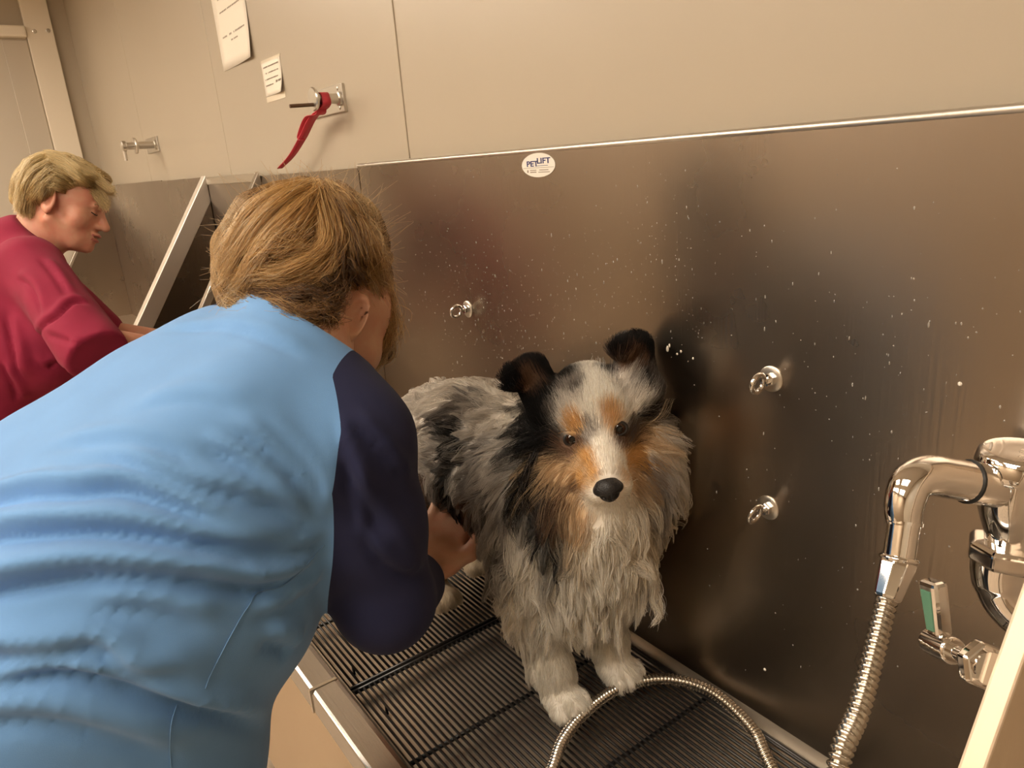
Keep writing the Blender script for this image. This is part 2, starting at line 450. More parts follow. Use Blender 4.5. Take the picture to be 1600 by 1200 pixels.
# ------------------------------------------------------------------ tether brackets
def bracket(corners, base_px, label, rod, s=1.):
    c = [onY(u, v, DW) for u, v in corners]
    x0, x1 = (c[0][0]+c[3][0])/2, (c[1][0]+c[2][0])/2
    z0, z1 = (c[2][2]+c[3][2])/2, (c[0][2]+c[1][2])/2
    e = empty('tether_bracket', ((x0+x1)/2, DW, (z0+z1)/2)); tag(e, label, 'bracket', 'wall tether brackets')
    MB().box((x0, DW-.007, z0), (x1, DW+.002, z1)).build('plate', M['alu'], e, bevel=.0015)
    p = onY(*base_px, DW-.007)
    MB().lathe(p, (0,-1,0), [(-.002,.016*s),(.006*s,.016*s),(.008*s,.0115*s),(.060*s,.0115*s)], 24).build('post', M['alu'], e, smooth=True)
    q = p + V3(0, -.056*s, 0)
    MB().lathe(q, (0,-1,0), [(0,.012*s),(.004*s,.024*s),(.009*s,.026*s),(.012*s,.024*s),(.012*s,.002)], 28).build('flange', M['alu'], e, smooth=True)
    if rod:
        r0 = q + V3(.002, -.010, -.012)
        MB().tube([r0, r0 + V3(0, -.058, -.002)], .0042, 10).build('rod', M['brown_rod'], e, smooth=True)
    else:
        MB().lathe(q+V3(0,-.012*s,0), (0,-1,0), [(0,.011*s),(.022*s,.011*s),(.026*s,.017*s),(.036*s,.017*s),(.040*s,.01*s)], 18).build('knob', M['alu'], e, smooth=True)
        MB().tube([q+V3(0,-.045*s,-.004), q+V3(0,-.045*s,-.045*s)], .006*s, 10).build('pin', M['alu'], e, smooth=True)
    for (a, b) in ((.12, .15), (.88, .15), (.88, .85), (.12, .85)):
        MB().lathe((x0+(x1-x0)*a, DW-.007, z0+(z1-z0)*b), (0,-1,0), [(-.001,.004),(.001,.004),(.002,.002)], 10).build('screw', M['alu'], e)
    return p
bp = bracket([(478, 146), (538, 131), (543, 174), (497, 184)], (531, 154), 'square metal tether bracket holding a red strap', True)
bracket([(229, 217), (247, 213), (250, 237), (233, 240)], (244, 226), 'square metal tether bracket near the far corner, empty', False, 1.35)

# red strap looped over the post
sp = tag(empty('red_strap', bp + V3(0, -.04, .012)), 'red webbing strap looped over the metal bracket, hanging', 'strap')
def ribbon(pts, widths, wdir, name):
    P_ = spline(pts, 40); W_ = np.interp(np.linspace(0, 1, 40), np.linspace(0, 1, len(widths)), widths)
    wd = spline(wdir, 40); vs = []; fs = []
    for p, q, d in zip(P_, W_, wd):
        d = unit(d); vs += [p - d*q/2, p + d*q/2]
    for i in range(39): fs.append((2*i, 2*i+1, 2*i+3, 2*i+2))
    o = MB().add(vs, fs).build(name, M['red'], sp, smooth=True)
    s_ = o.modifiers.new('thick', 'SOLIDIFY'); s_.thickness = .0016; s_.offset = 0
    return o
pc = bp + V3(0, -.040, 0)
dn = onY(437, 263, DW-.05); mid = onY(473, 215, DW-.045); m2 = onY(489, 187, DW-.042)
Yv, Xv = V3(0, 1, 0), V3(1, 0, 0)
ribbon([pc+V3(-.013,0,-.002), pc+V3(-.009,0,.010), pc+V3(.002,0,.0135), pc+V3(.012,0,.006), pc+V3(.010,-.001,-.016), m2+V3(.006,-.002,.004), mid, (mid+dn)/2+V3(.003,0,-.006), dn],
       [.020,.020,.020,.020,.021,.022,.021,.018,.014], [Yv,Yv,Yv,Yv,Yv,Yv,unit(Yv+.2*Xv),unit(Yv+.3*Xv),unit(Yv+.3*Xv)], 'webbing')
ribbon([pc+V3(-.013,-.004,.000), pc+V3(-.014,-.006,-.03), m2+V3(-.010,-.006,.006), mid+V3(-.003,-.002,.006), mid+V3(-.004,-.002,-.006)],
       [.022,.024,.023,.020,.016], [Yv,Yv,Yv,unit(Yv+.2*Xv),unit(Yv+.2*Xv)], 'webbing')

# ================================================================== faucet, hose, valve
fz = tag(empty('faucet', at(1588, 790, .66)), 'chrome vacuum-breaker faucet with elbow spout, on the right end panel', 'faucet')
c0 = at(1590, 760, .66)
def up(z): return V3(c0[0], c0[1], c0[2] + z)
MB().lathe(up(.012), (0,0,1), [(0,.0355),(.004,.037),(.020,.034),(.022,.032),(.0235,.030),(.0225,.026),(.0235,.012),(.0232,.001)], 40).build('cap', M['chrome'], fz, smooth=True)
MB().lathe(up(-.055), (0,0,1), [(0,.020),(.012,.023),(.030,.0285),(.050,.030),(.070,.031)], 36).build('body', M['chrome'], fz, smooth=True)
MB().lathe(up(-.075), (0,0,1), [(0,.032),(.003,.034),(.016,.034),(.020,.030),(.022,.022)], 8).build('union_nut', M['chrome'], fz, bevel=.002)
lo = [up(-.07), up(-.085), up(-.100)+V3(.004,0,0), up(-.114)+V3(.014,.0,0), up(-.120)+V3(.030,0,0), up(-.121)+V3(.075,0,0)]
MB().tube(spline(lo, 26), [.029]*10+[.028]*16, 24).build('lower_elbow', M['chrome'], fz, smooth=True)
# spout
s0 = up(-.004); s1 = at(1466, 744, .645); s2 = at(1424, 752, .643); s3 = at(1412, 800, .642); s4 = at(1405, 850, .641)
d_ = unit(s1 - s0)
MB().tube([s0 + d_*.018, s0 + d_*.052], .0192, 24).build('outlet', M['chrome'], fz, smooth=True)
MB().tube([s0 + d_*.0515, s0 + d_*.0535], .0200, 24).build('gasket', M['rubber'], fz, smooth=True)
e0 = s0 + d_*.053
dd = unit(s4 - s3)
cr = e0 + d_*.052
pth = spline([e0, e0 + d_*.020, cr + d_*-.012 + dd*.001, cr + d_*.004 + dd*.010, cr + d_*.0085 + dd*.030, cr + d_*.006 + dd*.045], 30)
MB().tube(pth, np.interp(np.linspace(0,1,30), [0,.4,.75,1], [.0185,.0185,.0165,.0145]), 24).build('elbow', M['chrome'], fz, smooth=True)
b0 = pth[-1]
MB().lathe(b0, dd, [(-.002,.0152),(.001,.0152),(.001,.0135),(.030,.0130),(.030,.0142)], 28).build('sleeve', M['chrome'], fz, smooth=True)
MB().lathe(b0+dd*.029, dd, [(0,.0150),(.0015,.0162),(.003,.0162),(.0045,.0150)], 28).build('ring', M['chrome'], fz, smooth=True)
h0 = b0 + dd*.033
hose = tag(empty('shower_hose', onZ(1030, 1060, ZG)), 'ribbed steel shower hose hanging from the spout and looping on the rack', 'hose')
hd = unit(at(1378, 960, .628) - h0)
MB().lathe(h0, hd, [(0,.0152),(.006,.0150),(.034,.0118),(.036,.010)], 8).build('coupling', M['chrome'], hose, bevel=.0012)
zt_ = ZG + .0095
way = [h0+hd*.03, at(1385, 940, .63), at(1366, 1020, .61), at(1342, 1110, .585), at(1310, 1200, .56), V3(-.215, .41, -.54), V3(-.19, .40, -.66), V3(-.20, .46, zt_+.03), V3(-.29, .575, zt_),
       onZ(1203, 1195, zt_), onZ(1172, 1135, zt_), onZ(1110, 1080, zt_), onZ(1040, 1061, zt_), onZ(970, 1074, zt_), onZ(915, 1112, zt_), onZ(880, 1155, zt_), onZ(863, 1200, zt_), V3(-.60, .40, zt_), V3(-.52, .385, zt_+.004), V3(-.44, .41, zt_+.010)]
path = spline(way, 700)
seg = np.r_[0, np.cumsum(np.linalg.norm(np.diff(path, axis=0), axis=1))]
total = seg[-1]; pitch = .0056; per = 6
ns = int(total/pitch)*per
s_ = np.linspace(0, total, ns)
hp = np.stack([np.interp(s_, seg, path[:, i]) for i in range(3)], 1)
ph = (np.arange(ns) % per)/per
prof = np.interp(ph, [0, .12, .3, .55, .75, 1.0], [.0066, .0080, .0091, .0091, .0080, .0066])
M['hose'] = mat('hose_steel', (.60, .56, .50), .22, 1.0)
MB().tube(hp, prof, 12).build('ribbed_tube', M['hose'], hose, smooth=True)
ed = unit(hp[-1]-hp[-30]); ed = unit(V3(ed[0], ed[1], 0))
MB().lathe(hp[-1]-ed*.004, ed, [(0,.0095),(.012,.0105),(.014,.012),(.075,.0095),(.080,.014),(.092,.020),(.100,.0205),(.101,.018)], 24).build('spray_head', M['chrome'], hose, smooth=True)

# lever valve on the end panel
vv = tag(empty('lever_valve', at(1545, 1040, .53)), 'chrome lever valve with green insert on the right end panel', 'valve')
n0 = at(1543, 1043, .525); n1 = at(1478, 1012, .57)
ax = unit(n1 - n0)
MB().lathe(n0 + ax*.000, ax, [(0,.016),(.003,.0180),(.010,.0180),(.0125,.015),(.0125,.004)], 6).build('hex_nut', M['chrome'], vv, bevel=.0015)
MB().lathe(n0 + ax*-.004, ax, [(0,.012),(.006,.012)], 20).build('bonnet', M['chrome'], vv, smooth=True)
MB().tube([n0, n1], .0058, 14).build('stem', M['chrome'], vv, smooth=True)
hub = MB().tube([n1 - ax*.010, n1 + ax*.020], .0105, 20).build('hub', M['chrome'], vv, smooth=True, bevel=.002)
lt = unit(at(1476, 915, .56) - at(1487, 1000, .565)); la = ax
side = unit(np.cross(lt, la))
base = n1 + ax*.006 + lt*.004
def leverbox(w0, w1, t, z0, z1):
    pr = []
    for zz, ww in ((z0, w0), (z1, w1)):
        for a, b in ((-1,-1),(1,-1),(1,1),(-1,1)):
            pr.append(base + lt*zz + la*a*ww + side*b*t)
    return MB().add(pr, [(0,3,2,1),(4,5,6,7),(0,1,5,4),(1,2,6,5),(2,3,7,6),(3,0,4,7)])
leverbox(.0085, .0105, .0065, .004, .050).build('lever', M['chrome'], vv, bevel=.0035)
sd = side if side.dot(-n1) > 0 else -side
g = base + sd*.0062
MB().add([g + lt*.010 - la*.0045, g + lt*.010 + la*.0045, g + lt*.043 + la*.006, g + lt*.043 - la*.006,
          g + sd*.001 + lt*.010 - la*.0045, g + sd*.001 + lt*.010 + la*.0045, g + sd*.001 + lt*.043 + la*.006, g + sd*.001 + lt*.043 - la*.006],
         [(0,3,2,1),(4,5,6,7),(0,1,5,4),(1,2,6,5),(2,3,7,6),(3,0,4,7)]).build('insert', M['green'], vv)

# ================================================================== organic modelling tools
def smin(a, b, k):
    if k <= 0: return np.minimum(a, b)
    h = np.clip(.5 + .5*(b-a)/k, 0, 1)
    return b*(1-h) + a*h - k*h*(1-h)
def sd_cap(p, a, b, ra, rb):
    a = np.asarray(a, float); b = np.asarray(b, float); ba = b-a; L2 = ba.dot(ba) + 1e-12
    t = np.clip((p-a) @ ba / L2, 0, 1)
    return np.linalg.norm(p - a - t[:, None]*ba, axis=1) - (ra + (rb-ra)*t)
def sd_ell(p, c, r, A=None):
    q = p - np.asarray(c, float)
    if A is not None: q = q @ np.asarray(A).T       # rows of A are the local axes
    r = np.asarray(r, float)
    k0 = np.linalg.norm(q/r, axis=1); k1 = np.linalg.norm(q/(r*r), axis=1)
    return k0*(k0-1)/(k1+1e-9)
class Blob:
    def __init__(s): s.ops = []
    def cap(s, a, b, ra, rb=None, k=.02): s.ops.append((lambda p: sd_cap(p, a, b, ra, ra if rb is None else rb), k, 1)); return s
    def ell(s, c, r, k=.02, A=None): s.ops.append((lambda p: sd_ell(p, c, r, A), k, 1)); return s
    def cut(s, f, k=.004): s.ops.append((f, k, -1)); return s       # remove where f < 0
    def dent(s, c, r, k=.01, A=None): s.ops.append((lambda p: sd_ell(p, c, r, A), k, -1)); return s
    def chain(s, pts, rads, k=.02):
        for i in range(len(pts)-1): s.cap(pts[i], pts[i+1], rads[i], rads[i+1], k)
        return s
    def __call__(s, p):
        d = None
        for f, k, sg in s.ops:
            e = f(p)
            if d is None: d = e
            elif sg > 0: d = smin(d, e, k)
            else: d = -smin(-d, e, k)
        return d
def nets(f, lo, hi, h):
    lo = np.asarray(lo, float); hi = np.asarray(hi, float)
    C4 = 4
    n = (np.maximum(((hi-lo)/h).astype(int)+2, 4)//C4 + 1)*C4
    ax = [lo[i] + h*np.arange(n[i]) for i in range(3)]
    # coarse pass at block centres, then only the blocks near the surface in full
    nb_ = n//C4
    cx = [lo[i] + h*(C4*np.arange(nb_[i]) + (C4-1)/2) for i in range(3)]
    G = np.stack(np.meshgrid(*cx, indexing='ij'), -1).reshape(-1, 3)
    Fc = np.concatenate([f(G[i:i+200000]) for i in range(0, len(G), 200000)]).astype(np.float32).reshape(nb_)
    Fv = np.repeat(np.repeat(np.repeat(Fc, C4, 0), C4, 1), C4, 2)
    bi = np.stack(np.nonzero(np.abs(Fc) < h*C4*2.2), 1)
    o_ = np.stack(np.meshgrid(*[np.arange(C4)]*3, indexing='ij'), -1).reshape(-1, 3)
    for i in range(0, len(bi), 3000):
        ii = (bi[i:i+3000, None, :]*C4 + o_[None]).reshape(-1, 3)
        Fv[ii[:, 0], ii[:, 1], ii[:, 2]] = f(lo + h*ii)
    ins = Fv < 0
    c = np.zeros(tuple(n-1), np.int8)
    for dx in (0,1):
        for dy in (0,1):
            for dz in (0,1): c += ins[dx:n[0]-1+dx, dy:n[1]-1+dy, dz:n[2]-1+dz]
    act = (c > 0) & (c < 8)
    I, J, K = np.nonzero(act)
    idx = -np.ones(act.shape, np.int64); idx[I, J, K] = np.arange(len(I))
    acc = np.zeros((len(I), 3)); cnt = np.zeros(len(I))
    cor = [(a, b, d) for a in (0,1) for b in (0,1) for d in (0,1)]
    for a in cor:
        for ax_ in range(3):
            if a[ax_]: continue
            b = list(a); b[ax_] = 1
            fa = Fv[I+a[0], J+a[1], K+a[2]]; fb = Fv[I+b[0], J+b[1], K+b[2]]
            s = (fa < 0) != (fb < 0)
            t = np.where(s, fa/(fa-fb+1e-20), 0)
            pt = np.tile(np.array(a, float), (len(I), 1)); pt[:, ax_] += t
            acc[s] += pt[s]; cnt[s] += 1
    v = lo + h*(np.stack([I, J, K], 1) + acc/cnt[:, None])
    quads = []
    for ax_ in range(3):
        sl0 = [slice(0, n[q]) for q in range(3)]; sl1 = list(sl0)
        sl0[ax_] = slice(0, n[ax_]-1); sl1[ax_] = slice(1, n[ax_])
        A, B = ins[tuple(sl0)], ins[tuple(sl1)]
        e = np.stack(np.nonzero(A != B), 1)
        o1, o2 = [q for q in range(3) if q != ax_]
        e = e[(e[:, o1] > 0) & (e[:, o2] > 0) & (e[:, o1] < n[o1]-1) & (e[:, o2] < n[o2]-1)]
        flip = A[tuple(e.T)]
        def cell(d1, d2):
            q = e.copy(); q[:, o1] -= d1; q[:, o2] -= d2; return idx[tuple(q.T)]
        q = np.stack([cell(1,1), cell(0,1), cell(0,0), cell(1,0)], 1)
        if ax_ == 1: flip = ~flip
        q[~flip] = q[~flip][:, ::-1]
        quads.append(q)
    q = np.concatenate(quads); q = q[(q >= 0).all(1)]
    return v, q
def relax(v, q, it=2, lam=.5):
    e = np.concatenate([q[:, [0,1]], q[:, [1,2]], q[:, [2,3]], q[:, [3,0]]])
    deg = np.bincount(e[:, 0], minlength=len(v)) + np.bincount(e[:, 1], minlength=len(v))
    for _ in range(it):
        s = np.zeros_like(v)
        for k in range(3):
            s[:, k] = np.bincount(e[:, 0], v[e[:, 1], k], len(v)) + np.bincount(e[:, 1], v[e[:, 0], k], len(v))
        v = v + lam*(s/np.maximum(deg, 1)[:, None] - v)
    return v
def vnormals(v, q):
    fn = np.cross(v[q[:, 2]]-v[q[:, 0]], v[q[:, 3]]-v[q[:, 1]])
    n = np.zeros_like(v)
    for c in range(4):
        for k in range(3): n[:, k] += np.bincount(q[:, c], fn[:, k], len(v))
    return n/(np.linalg.norm(n, axis=1)[:, None]+1e-12)
def qmesh(name, v, q):
    me = bpy.data.meshes.new(name)
    me.vertices.add(len(v)); me.vertices.foreach_set('co', np.ascontiguousarray(v, np.float32).ravel())
    me.loops.add(q.size); me.loops.foreach_set('vertex_index', q.astype(np.int32).ravel())
    me.polygons.add(len(q)); me.polygons.foreach_set('loop_start', np.arange(0, q.size, q.shape[1], dtype=np.int32))
    me.update(calc_edges=True); me.validate()
    return me
def blobmesh(f, lo, hi, h, it=2):
    v, q = nets(f, lo, hi, h)
    return relax(v, q, it), q
def bvh_of(v, q): return BVHTree.FromPolygons([tuple(x) for x in v], [tuple(x) for x in q])
def cast(bvh, u, v):
    d = unit(ray(u, v)); hit = bvh.ray_cast(Vector((0,0,0)), Vector(d))
    return None if hit[0] is None else np.array(hit[0])
def drape(bvh, pts, off=.003, fallback=None, m=24):
    """3-D guide line lying on a surface that the photograph shows"""
    out = []; last = fallback
    for p in pts:
        if len(p) == 3: out.append(at(*p)); last = p[2]; continue
        h = cast(bvh, *p)
        if h is None: h = at(p[0], p[1], last)
        else: last = h @ ROT[:, 2]; h = h*(1 - off/np.linalg.norm(h))
        out.append(h)
    return spline(out, m)
def vnoise(p, scale, seed=0):
    """smooth pseudo-random scalar field in [-1,1]"""
    r = np.random.default_rng(seed); s = np.zeros(len(p))
    for i in range(5):
        d = r.normal(size=3); d /= np.linalg.norm(d); f = scale*(.7+.8*r.random()); s += np.sin(p @ d*f + r.random()*6.28 + 1.3*np.sin(p @ r.normal(size=3)*scale*.45 + i))
    return s/5*1.6
def folds(v, n, lines):
    """raise cloth folds along 3-D lines: (points, width, height, valley)"""
    upv = -ROT[:, 1]
    disp = np.zeros(len(v))
    for pts, wd, hgt, val in lines:
        pts = np.asarray(pts); lo = pts.min(0)-wd*5; hi = pts.max(0)+wd*5
        sel = np.nonzero(((v > lo) & (v < hi)).all(1))[0]
        if not len(sel): continue
        p = v[sel]; best = np.full(len(sel), 1e9); vec = np.zeros((len(sel), 3)); tt = np.zeros(len(sel)); m = len(pts)-1; tan_ = np.zeros((len(sel), 3))
        for i in range(m):
            a, b = pts[i], pts[i+1]; ba = b-a
            t = np.clip((p-a) @ ba/(ba @ ba+1e-12), 0, 1); dlt = p - a - t[:, None]*ba; dd = np.linalg.norm(dlt, axis=1)
            k = dd < best; best[k] = dd[k]; vec[k] = dlt[k]; tt[k] = (i+t[k])/m; tan_[k] = ba
        s = np.sign(np.sum(vec*np.cross(n[sel], tan_), 1))*best
        fade = np.clip(np.minimum(tt, 1-tt)*4, 0, 1); fade = fade*fade*(3-2*fade)
        disp[sel] += fade*(hgt*np.exp(-((s-wd*1.1)/wd)**2) - val*np.exp(-((s+wd*.15)/(wd*.55))**2))
    return v + n*disp[:, None]
def hair(name, curves, r0, r1, cols, material, parent, tipcol=None, kind='stuff'):
    n, k, _ = curves.shape
    hc = bpy.data.hair_curves.new(name); hc.add_curves([k]*n)
    hc.attributes['position'].data.foreach_set('vector', np.ascontiguousarray(curves, np.float32).ravel())
    ra = hc.attributes.new('radius', 'FLOAT', 'POINT') if 'radius' not in hc.attributes else hc.attributes['radius']
    t = np.linspace(0, 1, k); R_ = (np.asarray(r0).reshape(-1, 1)*np.ones((n, 1)))*(1-t**1.5) + r1*t**1.5
    ra.data.foreach_set('value', R_.astype(np.float32).ravel())
    ca = hc.attributes.new('tint', 'FLOAT_COLOR', 'POINT')
    c = np.ones((n, k, 4), np.float32); c[..., :3] = cols[:, None, :]
    if tipcol is not None: c[..., :3] = cols[:, None, :]*(1-t[None, :, None]) + tipcol[:, None, :]*t[None, :, None]
    ca.data.foreach_set('color', c.ravel())
    hc.materials.append(material)
    o = bpy.data.objects.new(name, hc); COL.objects.link(o)
    if parent is not None: setpar(o, parent)
    o['kind'] = kind
    return o
def hair_mat(name, rough=.35, mix=.45):
    m = bpy.data.materials.new(name); m.use_nodes = True; nt = m.node_tree; nt.nodes.clear()
    at_ = nt.nodes.new('ShaderNodeAttribute'); at_.attribute_name = 'tint'
    d0 = nt.nodes.new('ShaderNodeBsdfDiffuse'); tl = nt.nodes.new('ShaderNodeBsdfTranslucent'); d = nt.nodes.new('ShaderNodeMixShader'); d.inputs[0].default_value = .42
    nt.links.new(d0.outputs[0], d.inputs[1]); nt.links.new(tl.outputs[0], d.inputs[2]); nt.links.new(at_.outputs['Color'], d0.inputs[0]); nt.links.new(at_.outputs['Color'], tl.inputs[0])
    h = nt.nodes.new('ShaderNodeBsdfHairPrincipled')
    h.inputs['Roughness'].default_value = rough; h.inputs['Radial Roughness'].default_value = .5
    mx = nt.nodes.new('ShaderNodeMixShader'); mx.inputs[0].default_value = mix; out = nt.nodes.new('ShaderNodeOutputMaterial')
    nt.links.new(at_.outputs['Color'], h.inputs['Color'])
    nt.links.new(d.outputs[0], mx.inputs[1]); nt.links.new(h.outputs[0], mx.inputs[2]); nt.links.new(mx.outputs[0], out.inputs[0])
    return m
def strands(guides, k=12, seed=1):
    """guides: (line, spread0, spread1, count, curl, colours)"""
    r = np.random.default_rng(seed); C_, T_ = [], []
    for line, s0, s1, cnt, curl, pal in guides:
        g = np.asarray(line); tt = np.linspace(0, 1, k)
        src = np.linspace(0, 1, len(g))
        a = np.clip(r.uniform(-.05, .25, cnt), 0, 1); b = np.clip(r.uniform(.8, 1.15, cnt), 0, 1)
        ts = a[:, None] + (b-a)[:, None]*tt
        base = np.stack([np.interp(ts, src, g[:, i]) for i in range(3)], 2)
        off = r.normal(size=(cnt, 3)); off /= np.linalg.norm(off, axis=1)[:, None]; off *= (r.random(cnt)**.5)[:, None]
        sp = s0 + (s1-s0)*ts
        ph = r.random((cnt, 1))*6.28; fr = r.uniform(5, 13, (cnt, 1))
        o1 = r.normal(size=(cnt, 3)); o2 = r.normal(size=(cnt, 3))
        w_ = np.sin(ts*fr+ph)[..., None]*o1[:, None, :] + np.cos(ts*fr*.8+ph)[..., None]*o2[:, None, :]
        C_.append(base + off[:, None, :]*sp[..., None] + w_*curl*(.3+ts[..., None]))
        pal = np.asarray(pal); i = r.integers(0, len(pal), cnt); f = r.uniform(.75, 1.25, (cnt, 1))
        T_.append(np.clip(pal[i]*f, 0, 1))
    return np.concatenate(C_), np.concatenate(T_)

def split_by(v, q, phi):
    """cut a quad mesh crisply along phi = 0; returns (negative side, positive side) as triangle meshes"""
    t = np.concatenate([q[:, [0,1,2]], q[:, [0,2,3]]])
    s = phi[t] < 0; c = s.sum(1)
    neg = [t[c == 3]]; pos = [t[c == 0]]
    nv = [v]; base = len(v)
    for k, (dst1, dst2) in ((1, (neg, pos)), (2, (pos, neg))):
        m = t[c == k]
        if not len(m): continue
        sm = s[c == k] if k == 1 else ~s[c == k]
        i = np.argmax(sm, 1); r = np.arange(len(m))
        a, b, d = m[r, i], m[r, (i+1) % 3], m[r, (i+2) % 3]
        def cutp(x, y):
            w_ = (phi[x]/(phi[x]-phi[y]+1e-20))[:, None]; return v[x]*(1-w_) + v[y]*w_
        ab, ad = cutp(a, b), cutp(a, d)
        iab = base + np.arange(len(m)); iad = iab + len(m); base += 2*len(m)
        nv += [ab, ad]
        dst1.append(np.stack([a, iab, iad], 1)); dst2.append(np.stack([iab, b, d], 1)); dst2.append(np.stack([iab, d, iad], 1))
    V_ = np.concatenate(nv); out = []
    for f in (np.concatenate(neg), np.concatenate(pos)):
        used, inv = np.unique(f, return_inverse=True); out.append((V_[used], inv.reshape(f.shape)))
    return out

# ---- shared human pieces (local frame: x right, y forward, z up, origin mid-cranium)
def head_blob(open_mouth=0., stout=1.0, flare=.5, es=1.0):
    b = Blob()
    b.ell((0, -.012, .018), (.074, .094, .088), 0)
    b.ell((0, .045, -.005), (.062, .048, .062), .03)             # forehead / upper face
    b.ell((0, .040, -.058), (.054*stout, .052, .056), .03)       # mid face
    b.ell((0, .050, -.098), (.040*stout, .042, .030), .025)      # jaw
    b.ell((0, .082, -.112), (.017, .014, .014), .018)            # chin
    for s in (-1, 1):
        b.ell((s*.046*stout, .056, -.045), (.022, .022, .024), .02)      # cheek
        b.cap((s*.060, -.005, -.070), (s*.030, .055, -.108), .016, .014, .025)   # jaw line
        b.ell((s*.024, .088, .002), (.022, .010, .008), .012)             # brow ridge
        b.dent((s*.031, .098, -.018), (.016, .012, .010), .012)           # eye socket
        b.ell((s*.031, .080, -.018), (.0135, .0125, .0115), .003)         # eyelid ball
        b.ell((s*.011, .097, -.050), (.009, .010, .008), .006)            # nostril wing
    b.cap((0, .092, -.008), (0, .112, -.044), .0075, .0115, .010)         # nose
    b.ell((0, .113, -.047), (.011, .011, .010), .006)
    b.ell((0, .096, -.072), (.022, .010, .0065), .008)           # upper lip
    b.ell((0, .094, -.083-open_mouth), (.018, .010, .0065), .008)
    b.dent((0, .106, -.0775-open_mouth/2), (.021, .012, .0018+open_mouth/2), .003)
    b.cap((0, -.035, -.055), (0, -.055, -.150), .052*stout, .056*stout, .03)   # neck
    b.cap((0, -.005, -.085), (0, -.030, -.160), .042*stout, .050*stout, .03)
    for s in (-1, 1):                                            # ears
        e = V3(s*.077, -.012, -.020)
        A = np.array([unit((s*math.cos(flare), -math.sin(flare), 0)), unit((s*math.sin(flare), math.cos(flare), 0)), (0, 0, 1)])
        b.ell(e, (.007*es, .019*es, .032*es), .004, A)
        b.dent(e + V3(s*.009, .002, .002), (.006*es, .011*es, .019*es), .004, A)
        b.ell(e + V3(s*.001, .004, -.026), (.006, .009, .010), .005, A)
        b.ell(e + V3(s*.003, .014, -.006), (.004, .004, .007), .004, A)
    return b
def cover(v, q, count, length, kd_pts, kd_dir, pal, seed, k=10, wave=.5, off=.003):
    r = np.random.default_rng(seed); n = vnormals(v, q); bv = bvh_of(v, q)
    t = np.concatenate([q[:, [0,1,2]], q[:, [0,2,3]]]); ar = np.linalg.norm(np.cross(v[t[:,1]]-v[t[:,0]], v[t[:,2]]-v[t[:,0]]), axis=1)
    i = r.choice(len(t), count, p=ar/ar.sum()); w_ = r.dirichlet((1,1,1), count)
    p = (v[t[i]]*w_[..., None]).sum(1)
    kd = KDTree(len(kd_pts))
    for j, x in enumerate(kd_pts): kd.insert(Vector(x), j)
    kd.balance(); C_ = np.empty((count, k, 3)); C_[:, 0] = p; L_ = length*r.uniform(.5, 1.2, count)/k
    cv = np.stack([vnoise(p, 130, 61), vnoise(p, 130, 62), vnoise(p, 130, 63)], 1); ofs = r.uniform(.2, 1.6, count)*off
    for j in range(1, k):
        d = np.array([kd_dir[kd.find(Vector(x))[1]] for x in C_[:, j-1]])
        d = d + wave*cv*.6 + r.normal(size=(count, 3))*.08
        d /= np.linalg.norm(d, axis=1)[:, None]; c = C_[:, j-1] + d*L_[:, None]
        for a in range(count):
            h = bv.find_nearest(Vector(c[a])); c[a] = np.array(h[0]) + np.array(h[1])*ofs[a]
        C_[:, j] = c
    pal = np.asarray(pal); sel = np.clip(((vnoise(p, 55, 71)*.5+.5)*len(pal) + r.normal(size=count)*.6).astype(int), 0, len(pal)-1)
    return C_, np.clip(pal[sel]*r.uniform(.7, 1.3, (count, 1)), 0, 1)
def frame(F, U):
    F = unit(F); U = np.asarray(U, float); U = unit(U - F*U.dot(F)); Rr = np.cross(F, U)
    return np.array([Rr, F, U])          # rows: right, forward, up
def hand_chain(wrist, d, nrm, curl=.9, side=1, spread=.16):
    """five bent fingers of unequal length on a palm; returns blob ops as chains"""
    d = unit(d); nrm = unit(nrm - d*np.dot(nrm, d)); s = np.cross(d, nrm)*side
    ch = []
    pal = wrist + d*.05
    ch.append(([wrist, wrist + d*.03], [.025, .030], .012))
    for i, (o, L_) in enumerate(((-.030, .072), (-.010, .084), (.010, .079), (.029, .062))):
        k0 = wrist + d*(.088 - abs(o)*.25) + s*o
        ch.append(([wrist + d*.015 + s*o*.6, k0], [.016, .0125], .012))
        dirn = unit(d + s*o*spread*20*.3); p = k0; pts = [p]; rr = [.0115]
        for j, fr in enumerate((.45, .31, .24)):
            ang = curl*(.75, .9, .7)[j]
            dirn = unit(dirn*math.cos(ang) - nrm*math.sin(ang)) if j == 0 else unit(dirn*math.cos(ang) + np.cross(np.cross(dirn, -nrm), dirn)*math.sin(ang) if abs(np.dot(dirn, nrm)) < .98 else -d*math.sin(ang) + dirn*math.cos(ang))
            p = p + dirn*L_*fr; pts.append(p); rr.append((.0098, .0088, .0074)[j])
        ch.append((pts, rr, .003))
    t0 = wrist + d*.022 - s*.026; t1 = t0 + unit(d*.7 - s*.75 - nrm*.35)*.040; t2 = t1 + unit(d*.85 - s*.2 - nrm*.55)*.032; t3 = t2 + unit(d*.8 + s*.1 - nrm*.6)*.024
    ch.append(([wrist + d*.01, t0, t1, t2, t3], [.018, .017, .0125, .0105, .0085], .008))
    return ch
def join_parts(parts):
    vs, qs, k = [], [], 0
    for v, q in parts: vs.append(v); qs.append(q + k); k += len(v)
    return np.concatenate(vs), np.concatenate(qs)
def keep_side(o, co, no, keep_pos):
    bm = bmesh.new(); bm.from_mesh(o.data)
    bmesh.ops.bisect_plane(bm, geom=bm.verts[:]+bm.edges[:]+bm.faces[:], plane_co=Vector(co), plane_no=Vector(no), clear_inner=keep_pos, clear_outer=not keep_pos)
    bm.to_mesh(o.data); bm.free()
